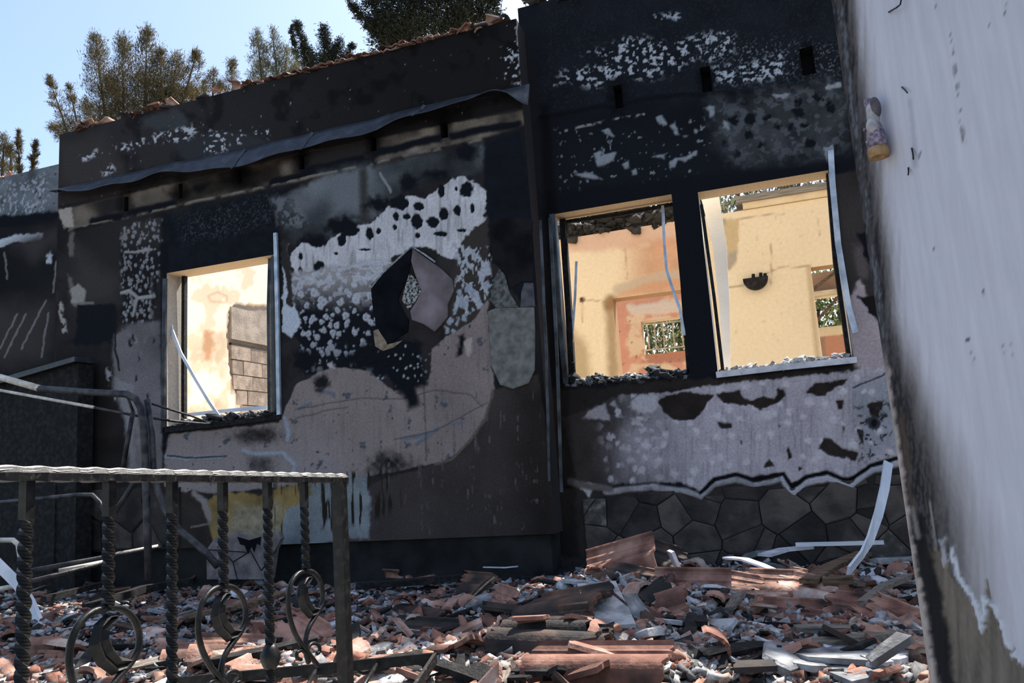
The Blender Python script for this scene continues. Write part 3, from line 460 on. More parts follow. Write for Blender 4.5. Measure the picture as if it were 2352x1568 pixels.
# --- pale side wall beside the camera (runs from its far corner towards the right of the viewer)
NW = Vector((0.335, 2.42, 0)); ang = math.radians(25); ND = Vector((math.sin(ang), -math.cos(ang), 0))   # from the far corner
def paint_near(S):
    n0, n1, n2 = S.n0, S.n1, S.n2; px, py = S.px, S.py
    ex = 1918 + .1345*py; d = px - ex                         # photo distance from the far corner
    v1 = fbm(px/7, py/120, 61, 4); v2 = fbm(px/3, py/45, 62, 3)
    S.c *= (.95 + .08*n0 + .05*(v1-.5))[:,None]
    lowsoot = sst(900, 1250, py); wd = 50 + 46*sst(700,1050,py) + 50*lowsoot
    S.lay((1 - sst(.55, 1.75, (d + 34*(v1-.5))/wd))*.8, np.array((.17,.145,.125)))
    S.lay((1 - sst(.35, 1.15, (d + 22*(v1-.5))/wd))*(.80+.2*sst(.4,.6,v2)), np.array((.022,.021,.023))[None,:]*(.6+.9*v1)[:,None])
    S.lay(S.poly([(2042,980),(2075,950),(2110,1230),(2078,1200)], 10, 8)*.8, (.085,.06,.045))
    # bare brownish render where the paint has fallen off near the foot
    S.lay(S.poly([(2130,1270),(2165,1262),(2182,1320),(2205,1352),(2235,1390),(2248,1440),(2256,1390),(2266,1335),(2300,1440),(2310,1480),(2330,1480),(2360,1540),(2420,1700),(2100,1700)], 2, 5, 3), np.array((.17,.145,.118))[None,:]*(.45+1.0*v1)[:,None], -.004)
    S.lay(S.poly([(2120,1260),(2140,1262),(2170,1420),(2200,1600),(2140,1600)], 10, 8), np.array((.10,.085,.068))[None,:]*(.5+v1)[:,None]); S.lay(S.poly([(2070,1180),(2120,1180),(2165,1400),(2195,1600),(2140,1600),(2090,1300)], 8, 5), np.array((.015,.014,.015))[None,:]*(.6+.9*v1)[:,None])
    S.lay(S.line([(2185,1262),(2200,1320),(2240,1380),(2252,1450),(2262,1370),(2290,1400),(2310,1470),(2345,1520)], 5, 4, 9), (.55,.585,.64), .002); S.lay(S.poly([(2155,1240),(2172,1235),(2178,1290),(2165,1305)], 4, 4), (.34,.34,.36), .002)
    # chipped pale plaster along the corner
    S.lay((1-sst(8, 13, d + 16*(n2-.5) - 14*sst(1180,1500,py)))*sst(780, 900, py), np.array((.42,.36,.325))[None,:]*(.6+.7*v1)[:,None], .003); S.lay((1-sst(2, 4, np.abs(d-14-10*sst(1200,1500,py) + 12*(n2-.5))))*sst(850,950,py)*.8, (.05,.04,.04), -.004)
    S.lay((1-sst(5, 8, np.abs(d-9 + 10*(n2-.5))))*(1-sst(750,850,py))*sst(.5,.62,v2), (.12,.13,.145))
    S.lay(S.line([(2095,1170),(2110,1230)], 6, 4, 4), (.16,.15,.14)); S.lay(S.line([(2135,1150),(2150,1260)], 2.5, 2, 2), (.22,.21,.2))
    S.lay(S.spots(np.ones(len(px)), 70, .03, 5, 2.5, .015, .5)*sst(90,140,d), (.08,.08,.085)); S.lay(S.spots(sst(90,140,d), 120, .028, 8, 4.0, .015, .4)*.8, (.10,.10,.105))
    S.lay(S.line([(2190,120),(2200,200),(2215,330)], 4, 3, 3)*sst(.45,.6,n2), (.2,.2,.2)); S.lay(S.line([(2090,230),(2100,320),(2102,380)], 6, 5, 3)*.4, (.22,.23,.25))
NWo = NW; nw = wall_skin('wall_side', (NWo.x, NWo.y, 0), (ND.x, ND.y, 0), 2.9, -1.2, 3.6, .008, [], (.56,.55,.60), paint_near, M['wallr'], .26); tag(nw, 'pale lavender-grey painted side wall with soot along its corner')
# ---------------------------------------------------------------- rooms behind the front wall
CR1 = (.76,.65,.48)
def paint_sidewall(S):
    n0, n1, n2 = S.n0, S.n1, S.n2; px, py = S.px, S.py
    S.c *= (.85+.2*n0)[:,None]
    S.lay(S.flakes(np.ones(len(px)), .56, 30, 34, 4, .06)*.55, (.50,.36,.24)); S.lay(S.poly([(470,760),(490,760),(490,830),(465,830)], 8, 8), (.45,.25,.14)); S.lay(S.flakes(S.poly([(430,830),(520,760),(520,960),(430,960)], 30, 20), .5, 30, 50, 12, .1)*.6, (.36,.27,.17))
    S.lay(S.line([(478,680),(500,670),(522,680),(520,695),(485,692),(478,680)], 3, 2, 2)*.6, (.42,.30,.2))
    S.lay(S.poly([(526,715),(540,698),(640,705),(640,980),(562,980),(556,930),(535,880),(526,800)], 2, 5), np.array((.26,.22,.19))[None,:]*(.7+.6*n1)[:,None], -.02)
sw = wall_skin('wall_room_left', (-6.5, YB+.22, 0), (0,1,0), 4.6, 0, 4.1, .02, [], (.84,.76,.62), paint_sidewall, M['cream'], .2); tag(sw, 'sunlit cream inner wall seen through the bay window, plaster fallen from its blocks')
bm_ = nmat('bare_concrete_block', (.19,.155,.13), (.34,.28,.235), 9, .95, 0, .4, obj_rand=.3)
p0 = onX(528, 712, -6.5); p1 = onX(640, 778, -6.5)
link('lintel', MB().box((-6.52, p0.y, onX(560,784,-6.5).z), (-6.475, p0.y+2.2, onX(560,712,-6.5).z)).mesh('lintel'), nmat('grey_lintel', (.22,.19,.165), (.33,.29,.25), 6, .9, 0, .3), sw)
zt = onX(560, 797, -6.5).z; rh = .196; starts = [.0,.02,.03,.10,.18,.28,.33,.36]
for r in range(7):
    y = p0.y + starts[r]; first = .22 if r % 2 else .40; c = 0
    while y < p0.y + 2.1:
        wdt = first if c == 0 else .40
        link('block', MB().box((-6.53, y+.006, zt-rh*(r+1)+.012), (-6.484-.004*((r+c) % 2), y+wdt-.008, zt-rh*r)).mesh('block'), bm_, sw); y += wdt; c += 1
link('soot_joint', MB().box((-6.52, p0.y, zt), (-6.481, p0.y+2.2, zt+.03)).mesh('soot_joint'), M['char'], sw)

YI = 7.8; iX0 = -3.3; p = onY(1407, 686, YI); d1 = (p.x, p.x+.95, p.z); p = onY(1862, 614, YI); d2 = (p.x, p.x+1.0, p.z); ztop = onY(1500, 516, YI).z
def paint_far(S):
    n0, n1, n2 = S.n0, S.n1, S.n2; px, py = S.px, S.py
    S.c *= (.92+.12*n0)[:,None]; mid = 1-sst(1595, 1610, px)
    S.lay(mid*S.poly([(1280,500),(1590,480),(1590,560),(1290,580)], 10, 10), (.62,.44,.34)); S.lay(mid*sst(1400,1500,px+60*(n0-.5))*S.poly([(1380,560),(1590,540),(1590,690),(1400,690)], 20, 16)*.85, np.array((.50,.27,.17))[None,:]*(.8+.5*n1)[:,None])
    S.lay(S.line([(1420,665),(1500,640),(1590,625)], 12, 6, 4)*.8, (.48,.40,.32)); S.lay(S.line([(1425,680),(1500,655),(1590,645)], 9, 6, 4)*.7, (.55,.30,.18)); S.lay(S.line([(1402,690),(1410,880)], 13, 10, 4)*.8, (.30,.20,.11)); S.lay(S.poly([(1300,740),(1345,790),(1360,880),(1320,880)], 14, 10)*.7, (.33,.25,.14))
    S.lay(S.line([(1404,690),(1400,700)], 12, 8, 4), (.28,.17,.09)); S.lay(S.ell(1337, 688, 7, 8, .3, .2), (.06,.03,.02), -.01); S.lay(S.line([(1337,690),(1338,740)], 2, 1.5, 1)*.5, (.36,.2,.1))
    S.lay(S.line([(1340,688),(1400,692)], 1.6, 1.2, 2)*.6, (.3,.2,.12)); S.lay(S.line([(1434,570),(1440,640)], 2, 1.5, 3)*.6, (.35,.2,.13))
    S.lay(S.poly([(1655,500),(1700,500),(1702,540),(1690,600),(1672,622),(1664,560)], 3, 6), (.52,.41,.25)); S.lay(S.poly([(1650,505),(1670,500),(1668,520),(1655,520)], 3, 3), (.36,.32,.27)); S.lay(S.poly([(1670,580),(1692,575),(1690,610),(1672,622)], 4, 5), (.38,.33,.27))
    for pts in ([(1668,660),(1705,655),(1715,645)], [(1755,630),(1790,615),(1860,612)], [(1690,505),(1740,495),(1800,490)], [(1770,560),(1772,650)], [(1880,500),(1885,540)]): S.lay(S.line(pts, 1.6, 1.3, 2)*.7, (.30,.22,.14), -.003)
    S.lay(S.line([(1858,615),(1870,740),(1880,840)], 6, 5, 2)*.6, (.36,.25,.13)); S.lay(S.flakes(np.ones(len(px)), .80, 6, 9, 5)*.4*(1-mid), (.45,.36,.24))
fw = wall_skin('wall_room_back', (iX0, YI, 0), (1,0,0), 6.2, 0, ztop, .02, [(d1[0]-iX0, d1[1]-iX0, .02, d1[2], .2, (.42,.27,.15)), (d2[0]-iX0, d2[1]-iX0, .02, d2[2], .2, (.5,.38,.2))], CR1, paint_far, M['cream'], .2, revcol=(.40,.26,.15)); tag(fw, 'cream inner wall with two doorways seen through the right-hand windows')

YS = 10.6; a0 = onY(1472, 738, YS); a1 = onY(1600, 802, YS); b0 = onY(1866, 682, YS); b1 = onY(2010, 738, YS); c0 = onY(1868, 650, YS)
def paint_second(S):
    n1, n2 = S.n1, S.n2; px, py = S.px, S.py; r = sst(1700, 1750, px)
    S.c *= (.8+.4*n1)[:,None]; S.lay((1-r)*S.flakes(S.poly([(1440,700),(1590,680),(1600,860),(1450,850)], 6, 12), .42, 24, 16, 3, .1)*.9, (.66,.50,.33)); S.lay((1-r)*S.poly([(1475,805),(1600,790),(1600,825),(1490,838)], 3, 6), (.42,.19,.12), -.01)
    S.lay((1-r)*S.spots(np.ones(len(px)), 26, .12, 3, .7, .06, .5), (.28,.13,.09)); S.lay((1-r)*S.poly([(1440,700),(1560,690),(1560,715),(1450,725)], 4, 8), (.62,.50,.40), .01)
    S.lay(r, np.array((.30,.18,.115))[None,:]*(.7+.6*n1)[:,None]); S.lay(r*sst(3, 0, np.abs(py-672+.1*(px-1900)))*1., (.6,.48,.3)); S.lay(r*S.poly([(1860,748),(2000,735),(2000,768),(1870,775)], 2, 4), (.62,.48,.30), .008); S.lay(r*S.poly([(1895,772),(2000,765),(2000,850),(1898,850)], 2, 3), np.array((.45,.21,.13)))
sec = wall_skin('wall_yard', (-3.2, YS, 0), (1,0,0), 7.8, 0, 3.0, .022, [(a0.x+3.2, a1.x+3.2, a1.z, a0.z, .2, (.4,.28,.17)), (b0.x+3.2, b1.x+3.2, b1.z, b0.z, .2, (.35,.25,.15))], (.56,.27,.18), paint_second, M['cream'], .2); tag(sec, 'pink peeling yard wall seen through the doorways, with a small barred window')
# lintel strip, sticks
tag(MB().box((c0.x-.15, YS-.10, c0.z-.19), (c0.x+1.2, YS-.002, c0.z-.13)).build('timber_rail', nmat('cream_painted_wood', (.42,.33,.2), (.6,.5,.33), 8, .8)), 'cream painted timber rail on the yard wall above its opening', 'rail')
for a, b, lb in (((1862,668),(1925,620),'upper thin brown stick slanting across the opening in the yard wall'), ((1868,745),(1935,672),'lower thin brown stick slanting across the opening in the yard wall')):
    tag(MB().tube([onY(*a, YS-.12), onY(*b, YS-.12)], .022, 6).build('wooden_stick', M['brownwood']), lb, 'stick')
# barred window in the yard wall
gr = thing('window_grille', 'pale wrought iron window grille with paired scrolls in the pink yard wall', 'grille', onY(1530, 800, YS-.01)); gm = nmat('pale_grille_iron', (.30,.25,.18), (.55,.47,.33), 20, .6, .2)
def gp(x, y): return onY(x, y, YS+.02)
for x in (1487, 1503, 1522, 1545, 1565): link('bar', MB().tube([gp(x-1, 742-(x-1500)*.13), gp(x+5, 803-(x-1500)*.09)], .011, 6).mesh('bar'), gm, gr)
for y in (742, 801): link('crossbar', MB().tube([gp(1474, y+4), gp(1590, y-8)], .012, 6).mesh('crossbar'), gm, gr)
for cx, sgn in ((1514, 1), (1532, -1)):
    for cyy, s2 in ((757, 1), (777, -1)):
        pts = [gp(cx + sgn*(4 - 8*math.cos(t))*1.0*(1-.06*k) , cyy + s2*(-8*math.sin(t))*(1-.06*k)) for k, t in enumerate(np.linspace(-1.2, 4.2, 12))]
        link('scroll', MB().tube(pts, .009, 5, up=(0,1,0)).mesh('scroll'), gm, gr)
# wooden-shuttered house corner and beam behind
p = onY(1690, 462, YI); q = onY(1905, 462, YI)
bm2 = MB().box((p.x, YI-.06, ztop+.07), (q.x+.8, YI+.26, ztop+.135)); tag(bm2.build('roof_beam', nmat('grey_weathered_beam', (.16,.14,.12), (.36,.33,.29), 9, .85, 0, .5, stretch=(.6, 9, 14))), 'grey weathered beam lying along the top of the cream inner wall', 'beam')
tag(MB().box((p.x+.06, YI-.03, ztop+.004), (q.x+.8, YI+.2, ztop+.068)).build('trim_band', nmat('cream_band', (.6,.48,.32), (.72,.6,.42), 6, .9)), 'cream plaster band under the grey beam on the inner wall', kind='structure')
wl = thing('wall_lamp', 'black half-round wall lamp on the cream inner wall', 'lamp', onY(1735, 645, YI)); c = onY(1735, 640, YI)
hp = [c + Vector((.118*math.cos(t), -.004, .118*math.sin(t))) for t in np.linspace(math.pi, 2*math.pi, 15)]
link('shade', MB().prism(hp, (0, -.07, 0)).mesh('shade'), M['char'], wl)
for dx in (-.02, .05, .09): link('stub', MB().tube([c + Vector((dx, -.03, -.005)), c + Vector((dx+.006, -.03, .055-.3*abs(dx-.02)))], .016, 7).mesh('stub'), M['char'], wl)
# floors and ground
tag(MB().box((-9, YB+.2, -.06), (5, 14, .0)).build('floor_rooms', nmat('dusty_room_floor', (.45,.40,.32), (.68,.61,.50), 3, .95)), 'dusty floor of the roofless rooms', kind='structure')
tag(MB().box((-60, 14, -.3), (60, 90, -.02)).build('ground', nmat('dry_ground', (.16,.13,.08), (.34,.28,.19), 2, .95)), 'dry ground behind the house', kind='structure')
tag(MB().box((1.70, YR+.002, -.15), (5.0, YR+.2, 4.6)).build('wall_right_end', nmat('sooty_end_wall', (.015,.015,.018), (.06,.055,.055), 2, .9)), 'sooty end of the recessed wall behind the pale side wall', kind='structure')

# ---------------------------------------------------------------- terrace ground under the rubble
def Hf(x, y):
    g = lambda cx, cy, sx, sy, a: a*np.exp(-((x-cx)/sx)**2-((y-cy)/sy)**2)
    return -.05 + .045*fbm(x*2.2+9, y*2.2+9, 5) + .025*fbm(x*8, y*8, 6, 3) + g(-.95,4.45,.55,.6,.16) + g(-.85,3.25,.5,.4,.13) + g(-2.0,2.9,.9,.42,.09) + g(.5,3.5,.6,.5,.05) + g(-4.3,3.9,1.2,.5,.05) + .05*sst(5.3, 5.9, y)
gx = np.linspace(-9, 4, 370); gy = np.concatenate([np.linspace(-3, 2, 50)[:-1], np.linspace(2, 5.95, 150)]); XX, YY = np.meshgrid(gx, gy)
ZZ = Hf(XX, YY) - .02; nx, ny = len(gx), len(gy); ii, jj = np.meshgrid(np.arange(nx-1), np.arange(ny-1)); a = (jj*nx+ii).ravel()
PF = np.stack([XX.ravel(), YY.ravel(), ZZ.ravel()], 1); SF = Paint(np.where(PF[:,1:2] < .6, np.array([[0, .6, 0.]]), PF), (.055,.053,.055))
xf, yf = XX.ravel(), YY.ravel(); nf = fbm(xf*3, yf*3, 81); nf2 = fbm(xf*14, yf*14, 82)
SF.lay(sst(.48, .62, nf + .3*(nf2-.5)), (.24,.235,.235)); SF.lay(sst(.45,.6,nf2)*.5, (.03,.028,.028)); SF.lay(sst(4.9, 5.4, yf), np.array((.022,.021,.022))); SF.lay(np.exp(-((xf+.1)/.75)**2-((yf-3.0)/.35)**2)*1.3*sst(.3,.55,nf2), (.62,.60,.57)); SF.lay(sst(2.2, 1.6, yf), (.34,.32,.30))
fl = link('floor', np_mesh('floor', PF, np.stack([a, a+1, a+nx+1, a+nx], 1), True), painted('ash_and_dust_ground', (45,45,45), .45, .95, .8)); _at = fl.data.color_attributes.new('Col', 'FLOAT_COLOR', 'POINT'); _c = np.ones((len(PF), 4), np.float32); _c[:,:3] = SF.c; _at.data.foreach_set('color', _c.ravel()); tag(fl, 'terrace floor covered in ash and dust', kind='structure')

# ---------------------------------------------------------------- stones of the cladding (children of their walls)
def clip(poly, a, b, c):                                     # keep a*x+b*y <= c
    out = []
    for i in range(len(poly)):
        p, q = poly[i], poly[(i+1) % len(poly)]; dp_ = a*p[0]+b*p[1]-c; dq = a*q[0]+b*q[1]-c
        if dp_ <= 0: out.append(p)
        if dp_*dq < 0: t = dp_/(dp_-dq); out.append((p[0]+t*(q[0]-p[0]), p[1]+t*(q[1]-p[1])))
    return out
def voro(x0, x1, z0, z1, cell, seed):
    r = random.Random(seed); S_ = []; z = z0
    while z < z1 + cell:
        x = x0 + r.uniform(0, cell)
        while x < x1 + cell: S_.append((x + r.uniform(-.42,.42)*cell, z + r.uniform(-.42,.42)*cell)); x += cell*r.uniform(.5, 1.9)
        z += cell*.85
    cells = []
    for i, s in enumerate(S_):
        p = [(x0,z0),(x1,z0),(x1,z1),(x0,z1)]
        for j, t in enumerate(S_):
            if i != j and abs(t[0]-s[0]) < 3*cell and abs(t[1]-s[1]) < 3*cell and p:
                a_, b_ = t[0]-s[0], t[1]-s[1]; p = clip(p, a_, b_, (t[0]**2+t[1]**2-s[0]**2-s[1]**2)/2)
        if len(p) > 2: cells.append(p)
    return cells
def shrink(p, g):
    cx = sum(q[0] for q in p)/len(p); cz = sum(q[1] for q in p)/len(p); o = []
    for x, z in p: d = math.hypot(x-cx, z-cz); k = max(.3, 1-g/max(d, 1e-3)); o.append((cx+(x-cx)*k, cz+(z-cz)*k))
    return o
def stone(poly, Y, parent, mat, proud):
    m = MB(); n = len(poly); fr = shrink(poly, .012)
    v = [(x, Y+.03, z) for x, z in poly] + [(x, Y-proud*.7, z) for x, z in poly] + [(x, Y-proud, z) for x, z in fr]
    f = [tuple(range(2*n, 3*n))] + [(i, (i+1) % n, (i+1) % n+n, i+n) for i in range(n)] + [(i+n, (i+1) % n+n, (i+1) % n+2*n, i+2*n) for i in range(n)]
    return link('stone', m.add(v, f).mesh('stone'), mat, parent)
M['stonelight'] = nmat('pale_lichen_stone', (.05,.047,.044), (.22,.20,.18), 14, .9, 0, .4, c3=(.085,.077,.07), obj_rand=.2)
crkX = [(-1.3,.57),(-.9,.60),(-.55,.57),(-.42,.50),(-.3,.60),(.0,.60),(.3,.56),(.42,.62),(.62,.56),(.8,.64),(1.1,.70)]
r_ = random.Random(3)
for p in voro(-1.42, 1.3, -.14, .70, .21, 11):
    cx = sum(q[0] for q in p)/len(p); zc = np.interp(cx, [k[0] for k in crkX], [k[1] for k in crkX]) - .045
    p = clip(p, 0, 1, zc)
    if len(p) < 3: continue
    p = shrink(p, .005)
    if max(q[0] for q in p)-min(q[0] for q in p) < .05 or max(q[1] for q in p)-min(q[1] for q in p) < .04: continue
    stone(p, YR, rec, M['stonelight'] if r_.random() < .15 else M['stone'], r_.uniform(.006, .018))
for p in voro(-6.4, -4.95, .31, .86, .33, 5):
    p = shrink(p, .012); cx = sum(q[0] for q in p)/len(p); cz = sum(q[1] for q in p)/len(p)
    if cz > .80 - .12*(cx+5.4)**2 or len(p) < 3: continue
    stone(p, YB, bay, M['stone'], r_.uniform(.012, .03))
# two slabs left in the torn-out patch of the bay wall
def slab(pix, Y, proud, mat, parent, name='cladding_slab', label=None):
    P = [onY(x, y, Y) for x, y in pix]; n = len(P); c = sum(P, Vector())/n
    v = [q + Vector((0, .02, 0)) for q in P] + [q - Vector((0, proud*.8, 0)) for q in P] + [c + (q-c)*.965 - Vector((0, proud, 0)) for q in P]
    f = [tuple(range(2*n, 3*n))] + [(i, (i+1) % n, (i+1) % n+n, i+n) for i in range(n)] + [(i+n, (i+1) % n+n, (i+1) % n+2*n, i+2*n) for i in range(n)]
    o = link(name, MB().add(v, f).mesh(name), mat, parent)
    if label: o['label'] = label
    return o
M['slabblack'] = nmat('soot_black_slab', (.004,.0045,.006), (.009,.010,.013), 5, .95, 0, .1, spec=.05); M['slabpink'] = nmat('mauve_stone_slab', (.085,.068,.066), (.25,.20,.215), 3.5, .8, 0, .15, c3=(.155,.125,.13))
slab([(945,569),(944,600),(938,640),(922,668),(915,690),(930,720),(940,735),(938,762),(912,778),(892,790),(872,760),(862,735),(855,690),(853,655),(880,625),(915,592)], YB, .012, M['slabblack'], bay, label='soot-black stone slab')
slab([(950,572),(975,590),(1015,618),(1040,642),(1044,668),(1030,700),(1030,728),(1014,748),(1000,762),(975,745),(948,735),(944,715),(960,690),(970,668),(955,630),(946,600)], YB, .02, M['slabpink'], bay, label='mauve-grey stone slab')
slab([(941,628),(958,642),(969,668),(950,700),(938,712),(924,690),(930,662)], YB, .010, nmat('speckled_mortar', (.02,.02,.02), (.46,.45,.43), 55, .9, 0, .5, lo=.42, hi=.6), bay, 'mortar_patch')
rim = [onY(x, y, YB-.012) for x, y in ((851,662),(878,628),(915,594),(946,566),(975,584),(1000,602))]; link('painted_lit_rim', MB().tube(rim, .009, 6).mesh('painted_lit_rim'), nmat('pale_rim', (.12,.13,.14), (.40,.42,.43), 40, .8), bay)  # pale tube painting the lit edge line above the slabs
slab([(858,760),(878,752),(890,792),(925,782),(905,798),(880,806),(862,795)], YB, .006, nmat('tan_mortar', (.16,.12,.08), (.32,.25,.18), 25, .9), bay, 'mortar_patch')
slab([(1148,618),(1160,630),(1172,672),(1192,706),(1140,708),(1128,690),(1134,645)], YB, .02, nmat('mottled_grey_slab', (.04,.042,.04), (.16,.16,.155), 30, .9), bay, label='mottled grey triangular stone slab')
slab([(1205,650),(1226,650),(1230,704),(1196,706),(1198,672)], YB, .012, nmat('grey_slab', (.05,.05,.055), (.10,.10,.11), 20, .9), bay, label='small dark grey stone slab')
slab([(1122,716),(1140,708),(1228,706),(1230,760),(1229,850),(1215,880),(1180,893),(1150,884),(1130,840),(1126,780)], YB, .018, nmat('pale_render_patch', (.10,.098,.088), (.21,.205,.19), 14, .9, c3=(.155,.15,.138)), bay, 'render_patch', 'pale grey-green render patch')
slab([(1128,512),(1180,498),(1222,505),(1226,648),(1200,646),(1172,664),(1160,628),(1146,612),(1132,600)], YB, .01, nmat('burnt_slab', (.007,.007,.008), (.020,.018,.019), 6, .95, spec=.05), bay, label='burnt black stone slab')
# charred corner strip where the bay returns to the recessed wall
for a, b, w_ in (((1241,505),(1262,1105),.010), ((1263,500),(1290,1130),.012)):
    link('corner_strip', MB().tube([onY(*a, YB-.004), onY((a[0]+b[0])/2+3, (a[1]+b[1])/2, YB-.004), onY(*b, YB-.004)], .02, flat=(w_, .006), up=(0,1,0)).mesh('corner_strip'), M['aludark'], bay)

# ---------------------------------------------------------------- flashing sheet over the bay
NXs = 120; zl = onY(700, 345, YB-.09).z; zu = onY(700, 319, YB).z; xs_ = np.linspace(-6.44, -1.50, NXs); v = []; f = []
for i, x in enumerate(xs_):
    ph = (x+6.44)/4.94; wv = .035*math.sin(ph*9.5) + .02*math.sin(ph*23+1) + .012*math.sin(ph*51); lift = .10*math.exp(-((x+1.78)/.16)**2); dr = .75 + .3*math.sin(ph*3.2)
    if ph < .05: dr *= .3 + ph*14
    rows = [(-.022, zu+.03+.3*wv), (-.035, zu-.005+.3*wv), (-.065-.2*abs(wv), zu-.05*dr+.6*wv+lift*.5), (-.10-.4*abs(wv), zu-.115*dr+wv+lift), (-.108-.4*abs(wv), zu-.125*dr+wv+lift)]
    if x > -1.66: rows = [(a_, b_-.10*(x+1.66)/.16*k/4) for k, (a_, b_) in enumerate(rows)]
    v += [(x, YB+a_, b_) for a_, b_ in rows]
f = [(i*5+j, i*5+j+1, (i+1)*5+j+1, (i+1)*5+j) for i in range(NXs-1) for j in range(4)]
fs = MB().add(v, f).build('flashing_sheet', M['sheet'], None, True); md = fs.modifiers.new('t', 'SOLIDIFY'); md.thickness = .006
tag(fs, 'long blackened flashing sheet drooping in waves along the bay wall', 'flashing')
for i, px_ in enumerate((545, 700, 962)):
    x = onY(px_, 340, YB-.1).x; k = min(range(NXs), key=lambda q: abs(xs_[q]-x)); link('overlap_seam', MB().tube([Vector(v[k*5+j]) + Vector((.02*(2-j), -.012, 0)) for j in range(5)], .01, flat=(.016, .003), up=(0,1,0)).mesh('overlap_seam'), M['sheet'], fs)
# ---------------------------------------------------------------- window remains
def pxbar(pts, Y, hw, ht, up=(0,1,0)): return MB().tube([onY(x, y, Y if not isinstance(Y, list) else Y[i]) for i, (x, y) in enumerate(pts)], .01, flat=(hw, ht), up=up)
def shards(n, fn, size, seed, flat=.3):
    """many small irregular chips: fn(n, rng) gives centres"""
    g = np.random.default_rng(seed); c = fn(n, g); s = size*(.35+1.1*g.random((n,1))**1.6)
    base = np.array([(-1,-1,-1),(1,-1,-1),(1,1,-1),(-1,1,-1),(-1,-1,1),(1,-1,1),(1,1,1),(-1,1,1)], float)*.5
    v = base[None]*(1 + .55*(g.random((n,8,3))-.5)); v = v*np.stack([.5+1.3*g.random(n), .3+.7*g.random(n), flat*(.5+g.random(n))], 1)[:,None,:]*s[:,:,None]
    yaw = g.random(n)*6.283; tl = (g.random(n)-.5)*1.5; rl = (g.random(n)-.5)*1.2
    cy, sy_ = np.cos(yaw), np.sin(yaw); ct, st = np.cos(tl), np.sin(tl); cr_, sr = np.cos(rl), np.sin(rl)
    x, y, z = v[...,0], v[...,1], v[...,2]
    y, z = y*ct[:,None]-z*st[:,None], y*st[:,None]+z*ct[:,None]; x, z = x*cr_[:,None]+z*sr[:,None], -x*sr[:,None]+z*cr_[:,None]
    x, y = x*cy[:,None]-y*sy_[:,None], x*sy_[:,None]+y*cy[:,None]
    v = np.stack([x, y, z], -1) + c[:,None,:]
    f = np.array([(0,3,2,1),(4,5,6,7),(0,1,5,4),(1,2,6,5),(2,3,7,6),(3,0,4,7)])[None] + (np.arange(n)*8)[:,None,None]
    return v.reshape(-1,3), f.reshape(-1,4)
def islmat(name, cols, rough=.9):
    m, N, L, B = _mat(name); g = N.new('ShaderNodeNewGeometry'); cr = N.new('ShaderNodeValToRGB'); e = cr.color_ramp.elements
    e[0].color = (*cols[0], 1); e[1].color = (*cols[-1], 1)
    for i, c in enumerate(cols[1:-1]): q = e.new((i+1)/(len(cols)-1)); q.color = (*c, 1)
    tc = N.new('ShaderNodeTexCoord'); no = N.new('ShaderNodeTexNoise'); no.inputs['Scale'].default_value = 40; L.new(tc.outputs['Object'], no.inputs['Vector'])
    L.new(g.outputs['Random Per Island'], cr.inputs['Fac']); mx = N.new('ShaderNodeMix'); mx.data_type = 'RGBA'; mx.blend_type = 'MULTIPLY'; mx.inputs[0].default_value = .8
    L.new(cr.outputs['Color'], mx.inputs[6]); c2 = N.new('ShaderNodeValToRGB'); c2.color_ramp.elements[0].position = .35; c2.color_ramp.elements[0].color = (.35,.33,.32,1); c2.color_ramp.elements[1].position = .6; L.new(no.outputs['Fac'], c2.inputs[0]); L.new(c2.outputs[0], mx.inputs[7])
    L.new(mx.outputs[2], B.inputs['Base Color']); B.inputs['Roughness'].default_value = rough; return m
M['sillchar'] = islmat('burnt_sill_scraps', [(.008,.008,.009),(.02,.02,.022),(.05,.05,.055),(.30,.31,.33)])
M['sillpale'] = islmat('pale_sill_scraps', [(.16,.15,.14),(.42,.41,.40),(.60,.60,.60),(.35,.33,.3)])
def sill(parent, x0, x1, Y, z, n, mat, seed, h=.05):
    def fn(n_, g):
        x = x0 + (x1-x0)*g.random(n_); hh = h*(.4+.9*vn(x*9, x*0, seed)); return np.stack([x, Y+.01+.18*g.random(n_), z + hh*g.random(n_)**1.5], 1)
    v, f = shards(n, fn, .06, seed, .25); return tag(link('sill_debris', np_mesh('sill_debris', v, f), mat, parent), kind='stuff')
w1 = thing('window_1', 'window opening of the bay with bent metal frame remains', None, (-4.52, YB, W1[2]), kind='structure')
link('frame_post', pxbar([(379,640),(377,800),(376,982)], YB-.012, .018, .012).mesh('frame_post'), M['aludark'], w1)
link('frame_post', pxbar([(633,535),(637,700),(641,955)], YB-.014, .017, .012).mesh('frame_post'), M['alu'], w1)
link('frame_post', pxbar([(622,592),(619,700),(621,960)], YB+.10, .015, .02).mesh('frame_post'), M['aludark'], w1)
link('frame_post', pxbar([(628,590),(628,720),(632,958)], YB+.04, .012, .02).mesh('frame_post'), M['sheet'], w1)
link('inner_frame', pxbar([(424,634),(423,800),(423,962)], YB+.18, .017, .02).mesh('inner_frame'), M['char'], w1)
link('bottom_frame', pxbar([(381,988),(500,975),(645,957)], YB-.015, .012, .02, (0,0,1)).mesh('bottom_frame'), M['char'], w1)
link('bottom_frame', pxbar([(430,953),(520,943),(615,935)], YB+.19, .012, .016, (0,0,1)).mesh('bottom_frame'), M['pvc'], w1)
sill(w1, W1[0]+.02, W1[1]-.02, YB, W1[2], 260, M['sillchar'], 3, .06)
w2 = thing('window_2', 'narrower left one of the two openings in the recessed wall, with burnt sill', None, (-1.0, YR, W2[2]), kind='structure')
link('frame_post', pxbar([(1268,492),(1282,700),(1300,880)], YR-.012, .020, .012).mesh('frame_post'), M['aludark'], w2)
